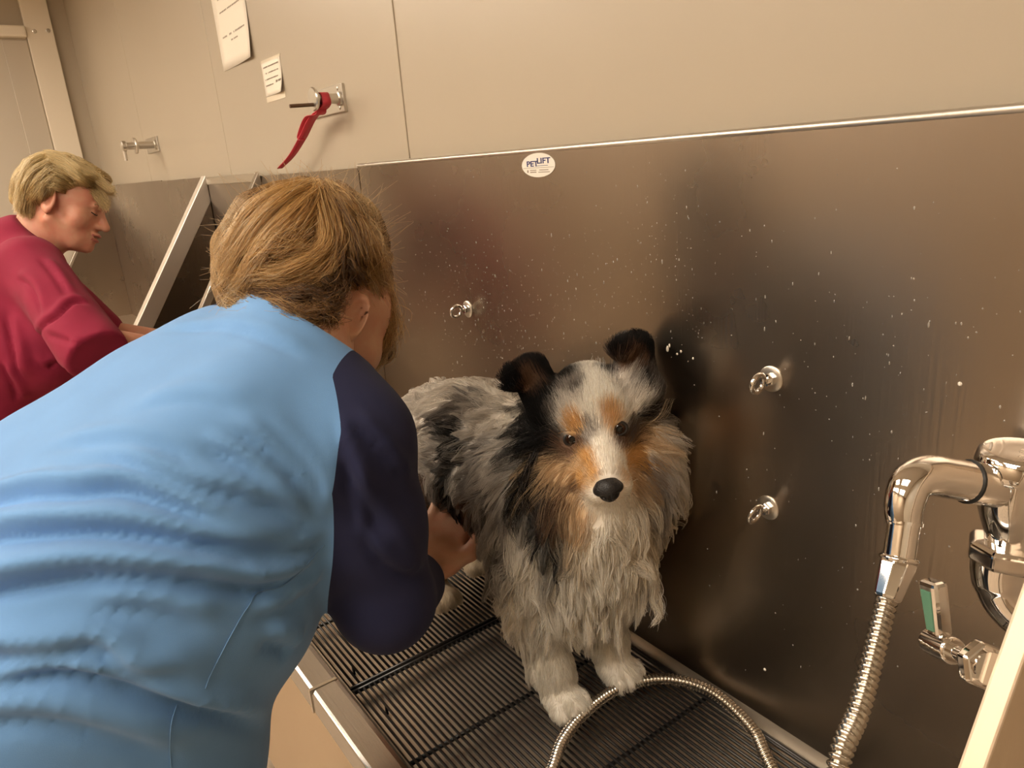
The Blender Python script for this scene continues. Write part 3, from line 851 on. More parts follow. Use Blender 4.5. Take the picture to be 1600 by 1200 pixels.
def skin_mat(name, col, red):
    m = mat(name, col, .48, 0, .4)
    f = noise(m, texco(m), 38, 5, .6)
    L(m, ramp(m, f, [(.35, col), (.68, red)]), P(m).inputs['Base Color'])
    bump(m, noise(m, texco(m), 420, 3), .12, .002)
    P(m).inputs['Subsurface Weight'].default_value = .12; P(m).inputs['Subsurface Radius'].default_value = (.012, .005, .003)
    return m
def cloth_mat(name, col, amt=.06, rough=.85, weave=1500):
    m = mat(name, col, rough, 0, .25)
    vary(m, 9, amt, col)
    n1 = noise(m, texco(m), weave, 2)
    bump(m, n1, .25, .0008)
    P(m).inputs['Sheen Weight'].default_value = .15; P(m).inputs['Sheen Roughness'].default_value = .5
    return m

# ================================================================== woman in the blue raglan shirt
M['skin'] = skin_mat('fair_skin', (.62, .36, .24), (.60, .30, .20))
M['blue'] = cloth_mat('light_blue_jersey', (.135, .295, .58))
M['navy'] = cloth_mat('navy_jersey', (.017, .020, .060)); P(M['navy']).inputs['Sheen Weight'].default_value = .03
M['jeans'] = cloth_mat('dark_denim', (.04, .055, .10))
M['shoe'] = mat('black_shoe', (.02, .02, .02), .5)
M['hairmat'] = hair_mat('hair_strands')
wm = tag(empty('person', (-.84, -.13, ZF)), 'woman in light blue shirt with navy sleeves, bent over the dog', 'person')
FB = unit(V3(-.22, .975, 0)); RB = np.cross(FB, V3(0,0,1))
def lat(c, s): c = np.asarray(c, float); return c - RB*s, c + RB*s
S_R = at(552, 694, .835); E_R = at(602, 938, .895); W_R = at(667, 892, 1.13); H_R = at(712, 795, 1.19)
S_L = V3(-1.015, .285, -.235); E_L = at(500, 720, 1.08); W_L = at(600, 815, 1.20)
tc = dict(pel=V3(-.92,-.14,-.555), wai=V3(-.915,-.01,-.438), bel=V3(-.895,.09,-.455), mid=V3(-.915,.085,-.368), che=V3(-.905,.185,-.302), bus=V3(-.905,.235,-.368), upp=V3(-.893,.262,-.240))
NK = at(470, 525, .90)
def torso(grow=0.):
    b = Blob(); g = grow
    b.cap(*lat(tc['pel'], .085), .150+g, .150+g, 0)
    b.cap(*lat(tc['wai'], .085), .142+g, .142+g, .08)
    b.cap(*lat(tc['bel'], .065), .135+g, .135+g, .06)
    b.cap(*lat(tc['mid'], .085), .128+g, .128+g, .08)
    b.cap(*lat(tc['che'], .085), .112+g, .112+g, .06)
    b.cap(*lat(tc['bus'], .065), .088+g, .088+g, .05)
    b.cap(tc['upp']-RB*.095, tc['upp']+RB*.065, .068+g, .058+g, .05)
    b.cap(tc['upp']+RB*.06, S_R, .052+g, .050+g, .04)
    b.cap(tc['upp']-RB*.08, S_L, .062+g, .055+g, .05)
    b.cap(tc['upp'], NK, .065+g, .058+g, .04)
    return b
def trunk_core(p):
    d = None
    for k_, s_, r_c in (('pel',.085,.162),('wai',.085,.154),('bel',.065,.147),('mid',.085,.140),('che',.085,.124),('bus',.065,.100)):
        a, b = lat(tc[k_], s_); e = sd_cap(p, a, b, r_c, r_c); d = e if d is None else smin(d, e, .06)
    return d
# --- shirt
def shirt_f():
    b = torso(.012)
    # hanging hem, over the hips
    b.cap(*lat(V3(-.895, -.00, -.56), .075), .135, .135, .06)
    b.cap(*lat(V3(-.90, -.02, -.66), .075), .150, .150, .06)
    # raglan sleeve, loose to mid forearm
    b.cap(S_R, (S_R+E_R)/2, .060, .058, .05)
    b.cap((S_R+E_R)/2, E_R, .060, .058, .03)
    b.cap(E_R, E_R + (W_R-E_R)*.62, .058, .046, .02)
    b.cap(S_L, E_L, .064, .054, .04)
    b.cap(E_L, E_L + (W_L-E_L)*.6, .054, .045, .02)
    hemz = -.70
    b.cut(lambda p: p[:, 2] - hemz, .004)
    nd = unit(.52*ROT[:,0] - .85*ROT[:,1] + .25*ROT[:,2]); nc = at(458, 503, .90)
    b.cap(tc['upp'], at(450, 512, .92), .085, .062, .03)
    b.cut(lambda p: np.where(np.linalg.norm(p-nc, axis=1) < .12, -((p - nc) @ nd), 1.), .002)
    for E_, W_ in ((E_R, W_R), (E_L, W_L)):
        d = unit(W_-E_); c = E_ + (W_-E_)*.60
        b.cut(lambda p, d=d, c=c: np.where(np.linalg.norm(p-c, axis=1) < .09, -((p-c) @ d), 1.), .002)
    return b
v, q = blobmesh(shirt_f(), (-1.32, -.36, -.72), (-.50, .64, -.05), .0048, 3)
n = vnormals(v, q)
bv = bvh_of(v, q)
FL = [([(128,707),(206,728),(293,760),(367,774),(436,797),(500,831)], .011, .006, .006),
      ([(-140,815),(-60,795),(0,783),(46,771),(115,771),(193,765),(275,792),(349,820),(430,838)], .012, .008, .007),
      ([(-140,850),(-60,843),(0,838),(92,831),(206,833),(321,852),(413,852),(490,838)], .012, .009, .009),
      ([(-140,955),(-60,935),(0,920),(69,907),(138,898),(252,900),(344,911),(413,916),(481,888),(520,860)], .013, .012, .010),
      ([(380,966),(458,943),(520,900)], .010, .006, .006),
      ([(-140,1040),(-60,1032),(0,1026),(92,1017),(151,1012),(206,1044),(275,1053),(321,1076)], .013, .009, .010),
      ([(-60,1085),(27,1062),(115,1054),(206,1076),(293,1104),(367,1122),(420,1140)], .013, .010, .012),
      ([(340,660),(413,700),(470,760),(500,820)], .009, .004, .005),
      ([(400,650),(450,695),(495,750),(505,800)], .008, .003, .004),
      ([(60,700),(150,690),(250,700),(330,740)], .012, .003, .003),
      ([(330,872),(400,868),(460,860),(512,846)], .008, .005, .006),
      ([(420,935),(470,918),(520,884)], .008, .005, .006),
      ([(300,690),(370,720),(430,770),(488,822)], .009, .004, .005),
      ([(-80,1130),(60,1125),(180,1150),(300,1190)], .016, .006, .006),
      ([(120,950),(240,955),(340,985)], .014, .004, .004),
      ([(240,520),(330,510),(420,530),(490,570)], .010, .0025, .003),
      ([(400,1000),(440,1010),(455,1020)], .012, .006, .008),
      ([(200,640),(300,625),(400,650)], .014, .0025, .002),
      ([(540,650),(590,700),(640,765)], .009, .004, .005),
      ([(530,700),(580,800),(650,890)], .010, .005, .006),
      ([(560,830),(600,880),(660,905)], .010, .005, .006),
      ([(520,640),(545,740),(560,850)], .009, .004, .004)]
lines = []
for px, w_, h_, d_v in FL:
    pts = [cast(bv, *p) for p in px]; pts = [p for p in pts if p is not None]
    if len(pts) >= 2: lines.append((spline(pts, 24), w_, h_, d_v))
lines = [(a, b*1.0, c*1.7, d*1.8) for a, b, c, d in lines]
v = folds(v, n, lines)
v = v + n*(vnoise(v*V3(1,1,1.6), 20, 3)*.0022 + vnoise(v, 60, 5)*.0003)[:, None]
v = relax(v, q, 4, .5)
# raglan seam: the sleeves are cut off as cloth of their own
pa, pb, pcx = cast(bv, 510, 552), cast(bv, 531, 670), cast(bv, 508, 800)
nr = unit(np.cross(pb-pa, pcx-pa))
if nr.dot(E_R - pb) < 0: nr = -nr
tors = trunk_core(v)
armd = np.minimum(sd_cap(v, S_R, E_R, .066, .058), sd_cap(v, E_R, W_R, .058, .046))
phiR = np.maximum(-((v-pb) @ nr), np.minimum(armd - tors, .02) - .002)
nl = unit(-RB*.9 + FB*.35 - V3(0,0,.1)); lc = S_L + RB*.075
armd = np.minimum(sd_cap(v, S_L, E_L, .064, .054), sd_cap(v, E_L, W_L, .054, .046))
phiL = np.maximum(-((v-lc) @ nl), np.minimum(armd - tors, .02) - .002)
(sv, sq), (bv_, bq_) = split_by(v, q, phiR)
sl = link('sleeve', qmesh('sleeve', sv, sq), M['navy'], wm); sl['label'] = 'navy raglan sleeve'
(sv, sq), (bv_, bq_) = split_by(v, q, np.minimum(phiR, phiL))
body_o = link('shirt', qmesh('shirt', bv_, bq_), M['blue'], wm)
(sv, sq), _ = split_by(v, q, phiL)
sl2 = link('sleeve', qmesh('sleeve', sv, sq), M['navy'], wm); sl2['label'] = 'navy raglan sleeve'
bv2 = bvh_of(v, q)
def seamline(px, name, m, r=.0009, off=.0):
    pts = [cast(bv2, *p) for p in [tuple(x) for x in spline([(a, b, 0) for a, b in px], 60)[:, :2]]]; pts = [p*(1-.0008/np.linalg.norm(p)) for p in pts if p is not None]
    return MB().tube(pts, r, 6).build(name, m, body_o, smooth=True)
M['seam'] = mat('blue_thread', (.13, .27, .50), .8)
seamline([(507,852),(470,892),(440,916),(403,926),(390,945),(376,966),(352,1010),(330,1053),(321,1076)], 'side_seam', M['seam'], .0007)
seamline([(277,1100),(268,1130),(266,1165),(267,1198)], 'side_seam', M['seam'], .0007)
# --- skin: head and neck, arms with hands, trunk and legs in one mesh
HF = unit(.50*ROT[:,0] + .38*ROT[:,1] + .78*ROT[:,2]); HU = -ROT[:,1] + .18*ROT[:,0]
HA = frame(HF, HU); HC = at(504, 472, .955)
hb_ = head_blob(0, 1.05, 1.0, 1.18)
hv, hq = blobmesh(lambda p: hb_(p), (-.1, -.14, -.20), (.1, .14, .125), .0032, 1)
hv = hv @ HA + HC
def limb(pts, rads, ch, lo_pad, h=.003):
    b = Blob(); b.ops = []
    b.cap(pts[0], pts[1], rads[0], rads[1], 0)
    b.chain(pts[1:], rads[1:], .02)
    for c, r_, k in ch: b.chain(c, r_, k)
    allp = np.array(list(pts) + [x for c in ch for x in c[0]])
    return blobmesh(b, allp.min(0)-.06, allp.max(0)+.06, h, 1)
# right hand scoops under the dog's thigh, palm up
rh = hand_chain(W_R, unit(H_R - W_R), unit(V3(-.6, .6, -.35)), .30, 1)
arm_r = limb([S_R, E_R, W_R], [.048, .040, .027], rh, .05, .0026)
lh = hand_chain(W_L, unit(W_L - E_L), V3(0, -.3, 1), .5, -1)
arm_l = limb([S_L, E_L, W_L], [.048, .040, .027], lh, .05, .004)
tb = torso(-.004)
tb.chain([NK, HC + HA.T @ V3(0, -.045, -.10)], [.055, .052], .03)
for s in (-1, 1):
    hip = tc['pel'] + RB*s*.085 + V3(0, .02, -.04)
    knee = V3(hip[0], hip[1]+.05, ZF+.46); ank = V3(hip[0], hip[1]-.02, ZF+.08)
    tb.cap(hip, knee, .10, .065, .04); tb.cap(knee, ank, .062, .040, .02); tb.cap(ank, ank+V3(-.02,.13,-.045), .036, .03, .02)
trunk = blobmesh(tb, (-1.22, -.36, ZF+.01), (-.5, .46, -.02), .010, 1)
bvv, bqq = join_parts([(hv, hq), arm_r, arm_l, trunk])
link('body', qmesh('body', bvv, bqq), M['skin'], wm)
tr = Blob()
for i, s in enumerate((-1, 1)):
    hip = tc['pel'] + RB*s*.085 + V3(0, .02, -.04)
    knee = V3(hip[0], hip[1]+.05, ZF+.46); ank = V3(hip[0], hip[1]-.02, ZF+.09)
    tr.cap(hip, knee, .118, .085, 0 if not i else .03); tr.cap(knee, ank, .083, .07, .03)
tr.cap(*lat(tc['pel'], .085), .157, .157, .04)
tr.cut(lambda p: (ZF+.07) - p[:, 2] if False else p[:, 2]-(ZF+.07), .004)
v_, q_ = blobmesh(tr, (-1.22, -.40, ZF+.02), (-.5, .3, -.33), .010, 2)
link('trousers', qmesh('trousers', v_, q_), M['jeans'], wm)
for s in (-1, 1):
    hip = tc['pel'] + RB*s*.085
    a = V3(hip[0], hip[1]-.06, ZF+.040); b_ = Blob().cap(a, a+V3(-.03,.20,-.004), .040, .036, 0).cap(a+V3(0,.02,.03), a+V3(0,.02,.06), .04, .042, .03)
    b_.cut(lambda p: p[:, 2]-(ZF), .003)
    v_, q_ = blobmesh(b_, a-V3(.12,.08,.05), a+V3(.1,.30,.13), .006, 1)
    link('shoe', qmesh('shoe', v_, q_), M['shoe'], wm)
# --- hair: pinned-up, loose waves over the crown, fringe hanging by the cheek
M['hairbase'] = mat('brown_hair_base', (.075, .036, .014), .8)
hp_ = Blob()
hp_.ell((0, -.018, .026), (.083, .100, .093), 0)
hp_.ell((0, .038, .050), (.062, .040, .040), .03)
hp_.cut(lambda p: p[:,2] + .048 - np.clip(p[:,1]+.072, 0, .3)*1.25, .008)
hv2, hq2 = blobmesh(hp_, (-.12,-.15,-.12), (.12,.13,.15), .004, 2)
hv2 = hv2 @ HA + HC
vol = Blob()
vol.ell(at(455, 382, .945), (.076, .078, .074), 0)
vol.ell(at(418, 400, .945), (.060, .060, .060), .03)
vol.ell(at(500, 368, .96), (.072, .074, .066), .03)
vol.ell(at(408, 420, .95), (.046, .05, .046), .02)
vol.ell(at(470, 445, .935), (.060, .06, .028), .02)
vol.ell(at(535, 400, .985), (.052, .055, .064), .03)
vol.cap(at(382, 452, .95), at(462, 492, .93), .034, .032, .02)
vol.cap(at(425, 478, .905), at(468, 488, .870), .028, .026, .02)
vol.cap(at(468, 488, .870), at(505, 492, .868), .026, .014, .02)
vol.cap(at(575, 440, 1.0), at(590, 540, 1.01), .032, .022, .02)
vv_, vq_ = blobmesh(vol, HC-.25, HC+.25, .005, 2)
nn = vnormals(vv_, vq_); vv_ = vv_ + nn*(vnoise(vv_, 75, 8)*.004)[:, None]
hbv, hbq = join_parts([(hv2, hq2), (vv_, vq_)])
ho = link('hair', qmesh('hair', hbv, hbq), M['hairbase'], wm)
ho['label'] = 'tousled golden brown hair, pinned up'
hb3 = bvh_of(hbv, hbq)
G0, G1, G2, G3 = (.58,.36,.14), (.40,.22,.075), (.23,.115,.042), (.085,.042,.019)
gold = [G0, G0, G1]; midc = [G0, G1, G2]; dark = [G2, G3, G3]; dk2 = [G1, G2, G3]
gl = []
def g(px, s0, s1, cnt, curl, pal, off=.004, fb=.95): gl.append((drape(hb3, px, off, fb), s0, s1, cnt, curl, pal))
# crown sweep: from the crown outward to the left and down
g([(495,290),(450,310),(410,345),(375,395),(352,440)], .012, .012, 700, .0025, gold)
g([(490,288),(440,300),(395,330),(365,375),(345,420)], .010, .010, 500, .0025, gold)
g([(500,295),(460,330),(420,370),(390,420),(370,450)], .012, .010, 700, .003, gold)
g([(498,300),(475,340),(440,375),(405,415),(385,455)], .012, .010, 600, .003, midc)
g([(500,300),(490,335),(470,360),(440,380),(415,400)], .010, .010, 500, .003, midc)
g([(500,292),(520,330),(530,370),(525,400),(505,425),(475,440)], .013, .010, 700, .003, midc)
g([(495,298),(505,340),(510,375),(495,400),(465,415),(440,425),(410,430)], .012, .010, 700, .003, gold)
g([(385,395),(410,380),(445,378),(475,385)], .008, .008, 350, .003, gold)
g([(380,420),(410,400),(445,395),(480,370)], .008, .008, 350, .004, midc)
g([(350,430),(380,430),(410,425),(450,425),(490,405),(515,385)], .008, .008, 500, .003, gold)
g([(360,450),(385,445),(420,440),(460,440),(500,425)], .007, .007, 400, .003, midc)
g([(345,445),(360,470),(385,478),(410,482)], .009, .008, 350, .004, midc)
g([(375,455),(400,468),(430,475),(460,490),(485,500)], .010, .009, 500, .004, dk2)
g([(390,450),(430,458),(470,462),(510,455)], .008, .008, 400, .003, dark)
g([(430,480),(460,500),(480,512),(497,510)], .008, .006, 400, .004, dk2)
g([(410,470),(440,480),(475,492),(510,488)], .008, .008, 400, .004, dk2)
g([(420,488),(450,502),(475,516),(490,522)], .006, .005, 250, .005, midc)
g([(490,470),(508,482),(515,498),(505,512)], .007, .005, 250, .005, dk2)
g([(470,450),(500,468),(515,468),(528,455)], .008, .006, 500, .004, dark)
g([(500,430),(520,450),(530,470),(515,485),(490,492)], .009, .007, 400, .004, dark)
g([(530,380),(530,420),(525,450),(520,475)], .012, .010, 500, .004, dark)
# right side falls forward as the fringe
g([(505,290),(540,320),(565,360),(585,410),(600,460)], .013, .012, 700, .004, midc)
g([(510,295),(550,345),(570,400),(585,450),(595,500)], .013, .012, 700, .004, midc)
g([(515,300),(545,360),(558,410),(568,455),(580,500)], .013, .012, 600, .004, dk2)
g([(560,350),(585,400),(600,450),(608,500),(605,540)], .010, .012, 500, .005, midc)
g([(575,430),(595,480),(603,520),(592,555),(570,575)], .010, .008, 500, .004, midc)
g([(565,420),(580,470),(588,520),(580,560),(565,578)], .010, .006, 400, .004, gold)
g([(540,400),(555,430),(565,455),(572,480)], .010, .010, 300, .004, dark)
gpts = np.concatenate([l[0][:-1] for l in gl]); gdir = np.concatenate([np.diff(l[0], axis=0) for l in gl]); gdir /= np.linalg.norm(gdir, axis=1)[:, None]
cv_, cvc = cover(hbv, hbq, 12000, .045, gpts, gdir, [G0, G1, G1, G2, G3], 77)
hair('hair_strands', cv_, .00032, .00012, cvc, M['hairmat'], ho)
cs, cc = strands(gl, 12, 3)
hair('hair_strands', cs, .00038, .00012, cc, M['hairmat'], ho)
# flyaways
r_ = np.random.default_rng(5); fl = []
for i in range(1100):
    a = r_.uniform(0, 6.28); u0, v0 = 478+125*math.cos(a)*r_.uniform(.7,1), 400+110*math.sin(a)*r_.uniform(.7,1)
    if v0 > 480 and u0 < 540: continue
    h_ = cast(hb3, u0, v0); dp = .95 if h_ is None else h_ @ ROT[:, 2]
    p0 = at(u0, v0, dp); d0 = ROT[:,0]*math.cos(a+r_.normal()*.7) + ROT[:,1]*math.sin(a+r_.normal()*.7) + r_.normal()*.5*ROT[:,2]
    Lf = r_.uniform(.010, .036); b2 = r_.normal(size=3)*.012
    fl.append([p0 + unit(d0)*Lf*t + b2*t*t for t in np.linspace(0, 1, 12)])
hair('stray_hair', np.array(fl), .00020, .00010, np.tile(np.array([[.48,.30,.13]]), (len(fl), 1)), M['hairmat'], ho)

# ================================================================== woman in the maroon top
M['skin2'] = skin_mat('flushed_skin', (.56, .29, .19), (.56, .22, .15))
M['maroon'] = cloth_mat('maroon_cotton', (.225, .012, .040), .10)
P(M['maroon']).inputs['Sheen Weight'].default_value = .03
M['grey_trousers'] = cloth_mat('black_trousers', (.03, .03, .035))
DM = 2.02
HC2 = at(103, 312, DM)
w2 = tag(empty('person', (HC2[0]-.05, HC2[1]-.18, ZF)), 'woman with short blonde hair in a maroon top, looking down', 'person')
HF2 = unit(.90*ROT[:,0] + .24*ROT[:,1] + .22*ROT[:,2]); HU2 = -ROT[:,1] + .16*ROT[:,0]
HA2 = frame(HF2, HU2)
hb2 = head_blob(.004, 1.0, .45, 1.15)
hv, hq = blobmesh(lambda p: hb2(p), (-.1, -.14, -.20), (.1, .14, .125), .003, 1)
hv = hv @ HA2 + HC2
NK2 = at(50, 372, DM)
SR2 = at(48, 420, 1.84); ER2 = at(138, 535, 1.72); WR2 = at(268, 548, 1.90)
SL2 = at(25, 395, 2.18); EL2 = at(150, 520, 2.18); WL2 = at(255, 530, 2.22)
CH2 = at(0, 500, 1.95); WA2 = at(-32, 625, 1.95); PE2 = V3(WA2[0]-.02, WA2[1]-.04, ZF+.88)
lt2 = unit(SR2 - SL2); lp = unit(V3(lt2[0], lt2[1], 0))
def torso2(g=0.):
    b = Blob()
    b.cap(CH2-lt2*.07, CH2+lt2*.07, .125+g, .125+g, 0)
    b.cap(WA2-lt2*.07, WA2+lt2*.07, .125+g, .125+g, .08)
    b.cap(PE2-lp*.07, PE2+lp*.07, .130+g, .130+g, .06)
    b.cap((CH2+WA2)/2-lt2*.07, (CH2+WA2)/2+lt2*.07, .125+g, .125+g, .08)
    b.cap(at(60, 545, 1.93)-lt2*.07, at(60, 545, 1.93)+lt2*.07, .09+g, .09+g, .06)
    b.cap(SL2*.9+SR2*.1, SR2*.9+SL2*.1, .062+g, .062+g, .06)
    b.cap(NK2, (SR2+SL2)/2, .055+g, .08+g, .04)
    b.cap(at(-10, 415, 1.98), at(20, 392, 1.98), .080+g, .070+g, .05)
    return b
def shirt2():
    b = torso2(.012)
    b.cap(SR2, ER2+unit(ER2-SR2)*.06, .076, .070, .05)
    b.cap(SL2, EL2, .076, .074, .05)
    for S_, E_ in ((SR2, ER2), (SL2, EL2)):
        d = unit(E_-S_); b.cut(lambda p, d=d, E_=E_: np.where(np.linalg.norm(p-E_, axis=1) < .13, -((p-E_) @ d - .055), 1.), .003)
    nd = unit(HC2 - NK2 + ROT[:,0]*.03)
    nd = unit(-ROT[:,1]*.75 + ROT[:,0]*.62)
    b.cut(lambda p: np.where(np.linalg.norm(p-NK2, axis=1) < .15, -((p-NK2) @ nd - .030), 1.), .003)
    b.cap(PE2-lp*.07+V3(0,0,-.03), PE2+lp*.07+V3(0,0,-.03), .160, .160, .05)
    b.cut(lambda p: p[:, 2]-(ZF+.77), .004)
    return b
allp = np.array([SR2, SL2, ER2, EL2, CH2, WA2, PE2])
v, q = blobmesh(shirt2(), allp.min(0)-V3(.25,.25,.16), allp.max(0)+V3(.2,.2,.15), .0062, 3)
n = vnormals(v, q); bv = bvh_of(v, q)
lines = []
for px, w_, h_, d_v in [([(60,400),(85,430),(110,470)], .012, .006, .006), ([(20,430),(50,450),(70,500)], .012, .006, .008), ([(50,540),(80,500),(115,470),(140,475)], .012, .005, .010),
                        ([(8,480),(20,540),(40,600)], .014, .008, .010), ([(45,560),(80,570),(120,565)], .012, .006, .008), ([(0,560),(20,600),(30,630)], .012, .007, .009), ([(70,520),(100,530),(135,540)], .012, .004, .005)]:
    pts = [cast(bv, *p) for p in px]; pts = [p for p in pts if p is not None]
    if len(pts) >= 2: lines.append((spline(pts, 20), w_, h_, d_v))
v = folds(v, n, lines)
v = v + n*(vnoise(v, 24, 13)*.004 + vnoise(v, 60, 15)*.0012)[:, None]
link('shirt', qmesh('shirt', v, q), M['maroon'], w2)
rh = hand_chain(WR2, unit(WR2-ER2), V3(0,-.2,1), .5, -1)
arm_r = limb([SR2, ER2, WR2], [.048, .042, .028], rh, .05, .004)
arm_l = limb([SL2, EL2, WL2], [.048, .042, .028], hand_chain(WL2, unit(WL2-EL2), V3(0,-.2,1), .5, 1), .05, .005)
tb = torso2(-.03)
tb.chain([NK2, HC2 + HA2.T @ V3(0, -.05, -.09)], [.056, .052], .03)
lg = Blob(); sh = []
for i, s in enumerate((-1, 1)):
    hip = PE2 + lp*s*.085; knee = V3(hip[0], hip[1]+.01, ZF+.48); ank = V3(hip[0], hip[1]-.02, ZF+.09)
    tb.cap(hip, knee, .08, .055, .02); tb.cap(knee, ank, .052, .04, .02); tb.cap(ank, ank+V3(0,.13,-.05), .034, .03, .02)
    lg.cap(hip, knee, .118, .085, 0 if not i else .03); lg.cap(knee, ank, .083, .07, .03)
    sh.append(V3(hip[0], hip[1]-.05, ZF+.04))
lg.cap(PE2-lp*.07, PE2+lp*.07, .142, .142, .04)
pp = np.array([PE2, CH2, NK2, SR2, SL2, HC2])
trunk = blobmesh(tb, V3(pp[:,0].min()-.28, pp[:,1].min()-.28, ZF+.01), V3(pp[:,0].max()+.28, pp[:,1].max()+.28, -.05), .011, 1)
bvv, bqq = join_parts([(hv, hq), arm_r, arm_l, trunk])
link('body', qmesh('body', bvv, bqq), M['skin2'], w2)
lg.cut(lambda p: p[:, 2]-(ZF+.07), .004)
v_, q_ = blobmesh(lg, V3(PE2[0]-.3, PE2[1]-.25, ZF+.02), V3(PE2[0]+.3, PE2[1]+.25, ZF+1.1), .011, 2)
link('trousers', qmesh('trousers', v_, q_), M['grey_trousers'], w2)
for a in sh:
    b_ = Blob().cap(a, a+V3(0,.19,-.004), .040, .036, 0).cap(a+V3(0,.02,.03), a+V3(0,.02,.06), .04, .042, .03); b_.cut(lambda p: p[:, 2]-ZF, .003)
    v_, q_ = blobmesh(b_, a-V3(.1,.08,.05), a+V3(.1,.28,.13), .006, 1); link('shoe', qmesh('shoe', v_, q_), M['shoe'], w2)
# eye, brow and lips
M['eye_dark'] = mat('dark_iris', (.03, .02, .015), .15); M['lip'] = mat('lips', (.42, .14, .11), .5); M['brow'] = mat('pale_brow', (.33, .20, .10), .8)
def hl(x, y, z): return HA2.T @ V3(x, y, z) + HC2
for s in (-1, 1):
    MB().tube(spline([hl(s*.044,.083,-.018), hl(s*.037,.0905,-.021), hl(s*.028,.0935,-.0215), hl(s*.020,.091,-.019)], 14), .0016, 8).build('eyelid_line', M['eye_dark'], w2, smooth=True)
    MB().tube(spline([hl(s*.046,.086,.004), hl(s*.034,.0965,.009), hl(s*.018,.099,.006)], 12), .0024, 8).build('eyebrow', M['brow'], w2, smooth=True)
MB().tube(spline([hl(-.022,.094,-.076), hl(-.01,.103,-.073), hl(0,.1055,-.0745), hl(.01,.103,-.073), hl(.022,.094,-.076)], 20), .0034, 8).build('lip', M['lip'], w2, smooth=True)
MB().tube(spline([hl(-.02,.093,-.086), hl(-.01,.100,-.088), hl(0,.1025,-.0885), hl(.01,.100,-.088), hl(.02,.093,-.086)], 20), .0036, 8).build('lip', M['lip'], w2, smooth=True)
# short layered blonde hair
M['blonde_base'] = mat('blonde_hair_base', (.36, .25, .10), .7)
hp2 = Blob()
hp2.ell((0, -.018, .028), (.086, .106, .094), 0)
hp2.ell((0, .060, .060), (.070, .050, .036), .03)
hp2.ell((0, -.085, -.015), (.062, .040, .060), .03)
hp2.cut(lambda p: p[:,2] + .052 - np.clip(p[:,1]+.055, 0, .3)*.95, .008)
hv2, hq2 = blobmesh(hp2, (-.12,-.16,-.12), (.12,.14,.15), .004, 2)
nn = vnormals(hv2, hq2); hv2 = (hv2 + nn*(vnoise(hv2, 90, 21)*.003)[:, None]) @ HA2 + HC2
ho2 = link('hair', qmesh('hair', hv2, hq2), M['blonde_base'], w2); ho2['label'] = 'short blonde layered hair'
hb4 = bvh_of(hv2, hq2)
B0, B1, B2 = (.62,.47,.22), (.50,.36,.15), (.34,.23,.09)
bl = [B0, B0, B1]; bm_ = [B0, B1, B2]; bd = [B1, B2, B2]
gl = []
def g2(px, s0, s1, cnt, curl, pal, off=.005): gl.append((drape(hb4, px, off, DM), s0, s1, cnt, curl, pal))
g2([(70,243),(100,252),(130,272),(155,292),(172,300)], .014, .010, 500, .003, bl)
g2([(75,250),(100,262),(130,282),(150,298),(168,318)], .014, .010, 500, .003, bl)
g2([(85,245),(120,258),(150,280),(174,297)], .012, .008, 400, .003, bl)
g2([(110,258),(140,275),(160,290),(176,302)], .010, .010, 300, .003, bl)
g2([(115,270),(140,288),(158,305),(166,325)], .009, .010, 300, .003, bl)
g2([(80,265),(105,275),(130,292),(150,305),(165,322)], .014, .010, 500, .003, bm_)
g2([(70,275),(95,285),(120,297),(140,305),(152,312)], .012, .010, 400, .003, bm_)
g2([(75,290),(95,295),(110,305),(125,320),(130,328)], .010, .008, 300, .003, bd)
g2([(72,245),(50,255),(38,275),(32,300),(28,325)], .014, .010, 500, .003, bl)
g2([(80,255),(55,268),(42,290),(38,312),(36,335)], .014, .010, 500, .003, bm_)
g2([(80,265),(62,280),(52,300),(50,320),(48,338)], .014, .010, 500, .003, bm_)
g2([(85,275),(72,290),(65,310),(66,328),(72,342)], .012, .010, 450, .003, bd)
g2([(90,285),(80,297),(76,312),(78,325)], .010, .008, 300, .003, bd)
g2([(60,262),(45,280),(36,300),(30,330)], .012, .010, 400, .003, bl)
g2([(50,285),(55,310),(62,330),(70,340)], .010, .008, 300, .003, bm_)
g2([(95,270),(75,282),(60,298),(45,318)], .010, .008, 300, .003, bl)
gpts = np.concatenate([l[0][:-1] for l in gl]); gdir = np.concatenate([np.diff(l[0], axis=0) for l in gl]); gdir /= np.linalg.norm(gdir, axis=1)[:, None]
cv_, cvc = cover(hv2, hq2, 5000, .04, gpts, gdir, [B0, B0, B1, B2], 78)
hair('hair_strands', cv_, .0006, .0003, cvc, M['hairmat'], ho2)
cs, cc = strands(gl, 10, 9)
hair('hair_strands', cs, .00055, .00025, cc, M['hairmat'], ho2)

# ================================================================== the dog
dog = tag(empty('dog', (-.93, .61, ZG)), 'wet blue merle long-haired dog with tan and white markings, standing in the tub', 'dog')
WH, CR, LG, MG, DG, BK, TN, BR, CT = [np.array(c) for c in ((.97,.93,.86), (.90,.81,.67), (.72,.67,.61), (.36,.325,.295), (.13,.11,.10), (.010,.0095,.010), (.68,.40,.15), (.15,.082,.05), (.72,.53,.33))]
eyes_mid = at(929, 671, .985)
cdir = -unit(eyes_mid)
rim_ = .974*ROT[:,0] - .224*ROT[:,1]; dim_ = .224*ROT[:,0] + .974*ROT[:,1]
TILT = math.radians(38)
DF = unit(cdir*math.cos(TILT) + dim_*math.sin(TILT)); DU = unit(cdir*math.sin(TILT) - dim_*math.cos(TILT))
DA = frame(DF, DU)                                    # rows: dog's right, forward, up
DH = eyes_mid - DA.T @ V3(0, .055, .006)              # skull centre
def dl(x, y, z): return DA.T @ V3(x, y, z) + DH
gz = ZG
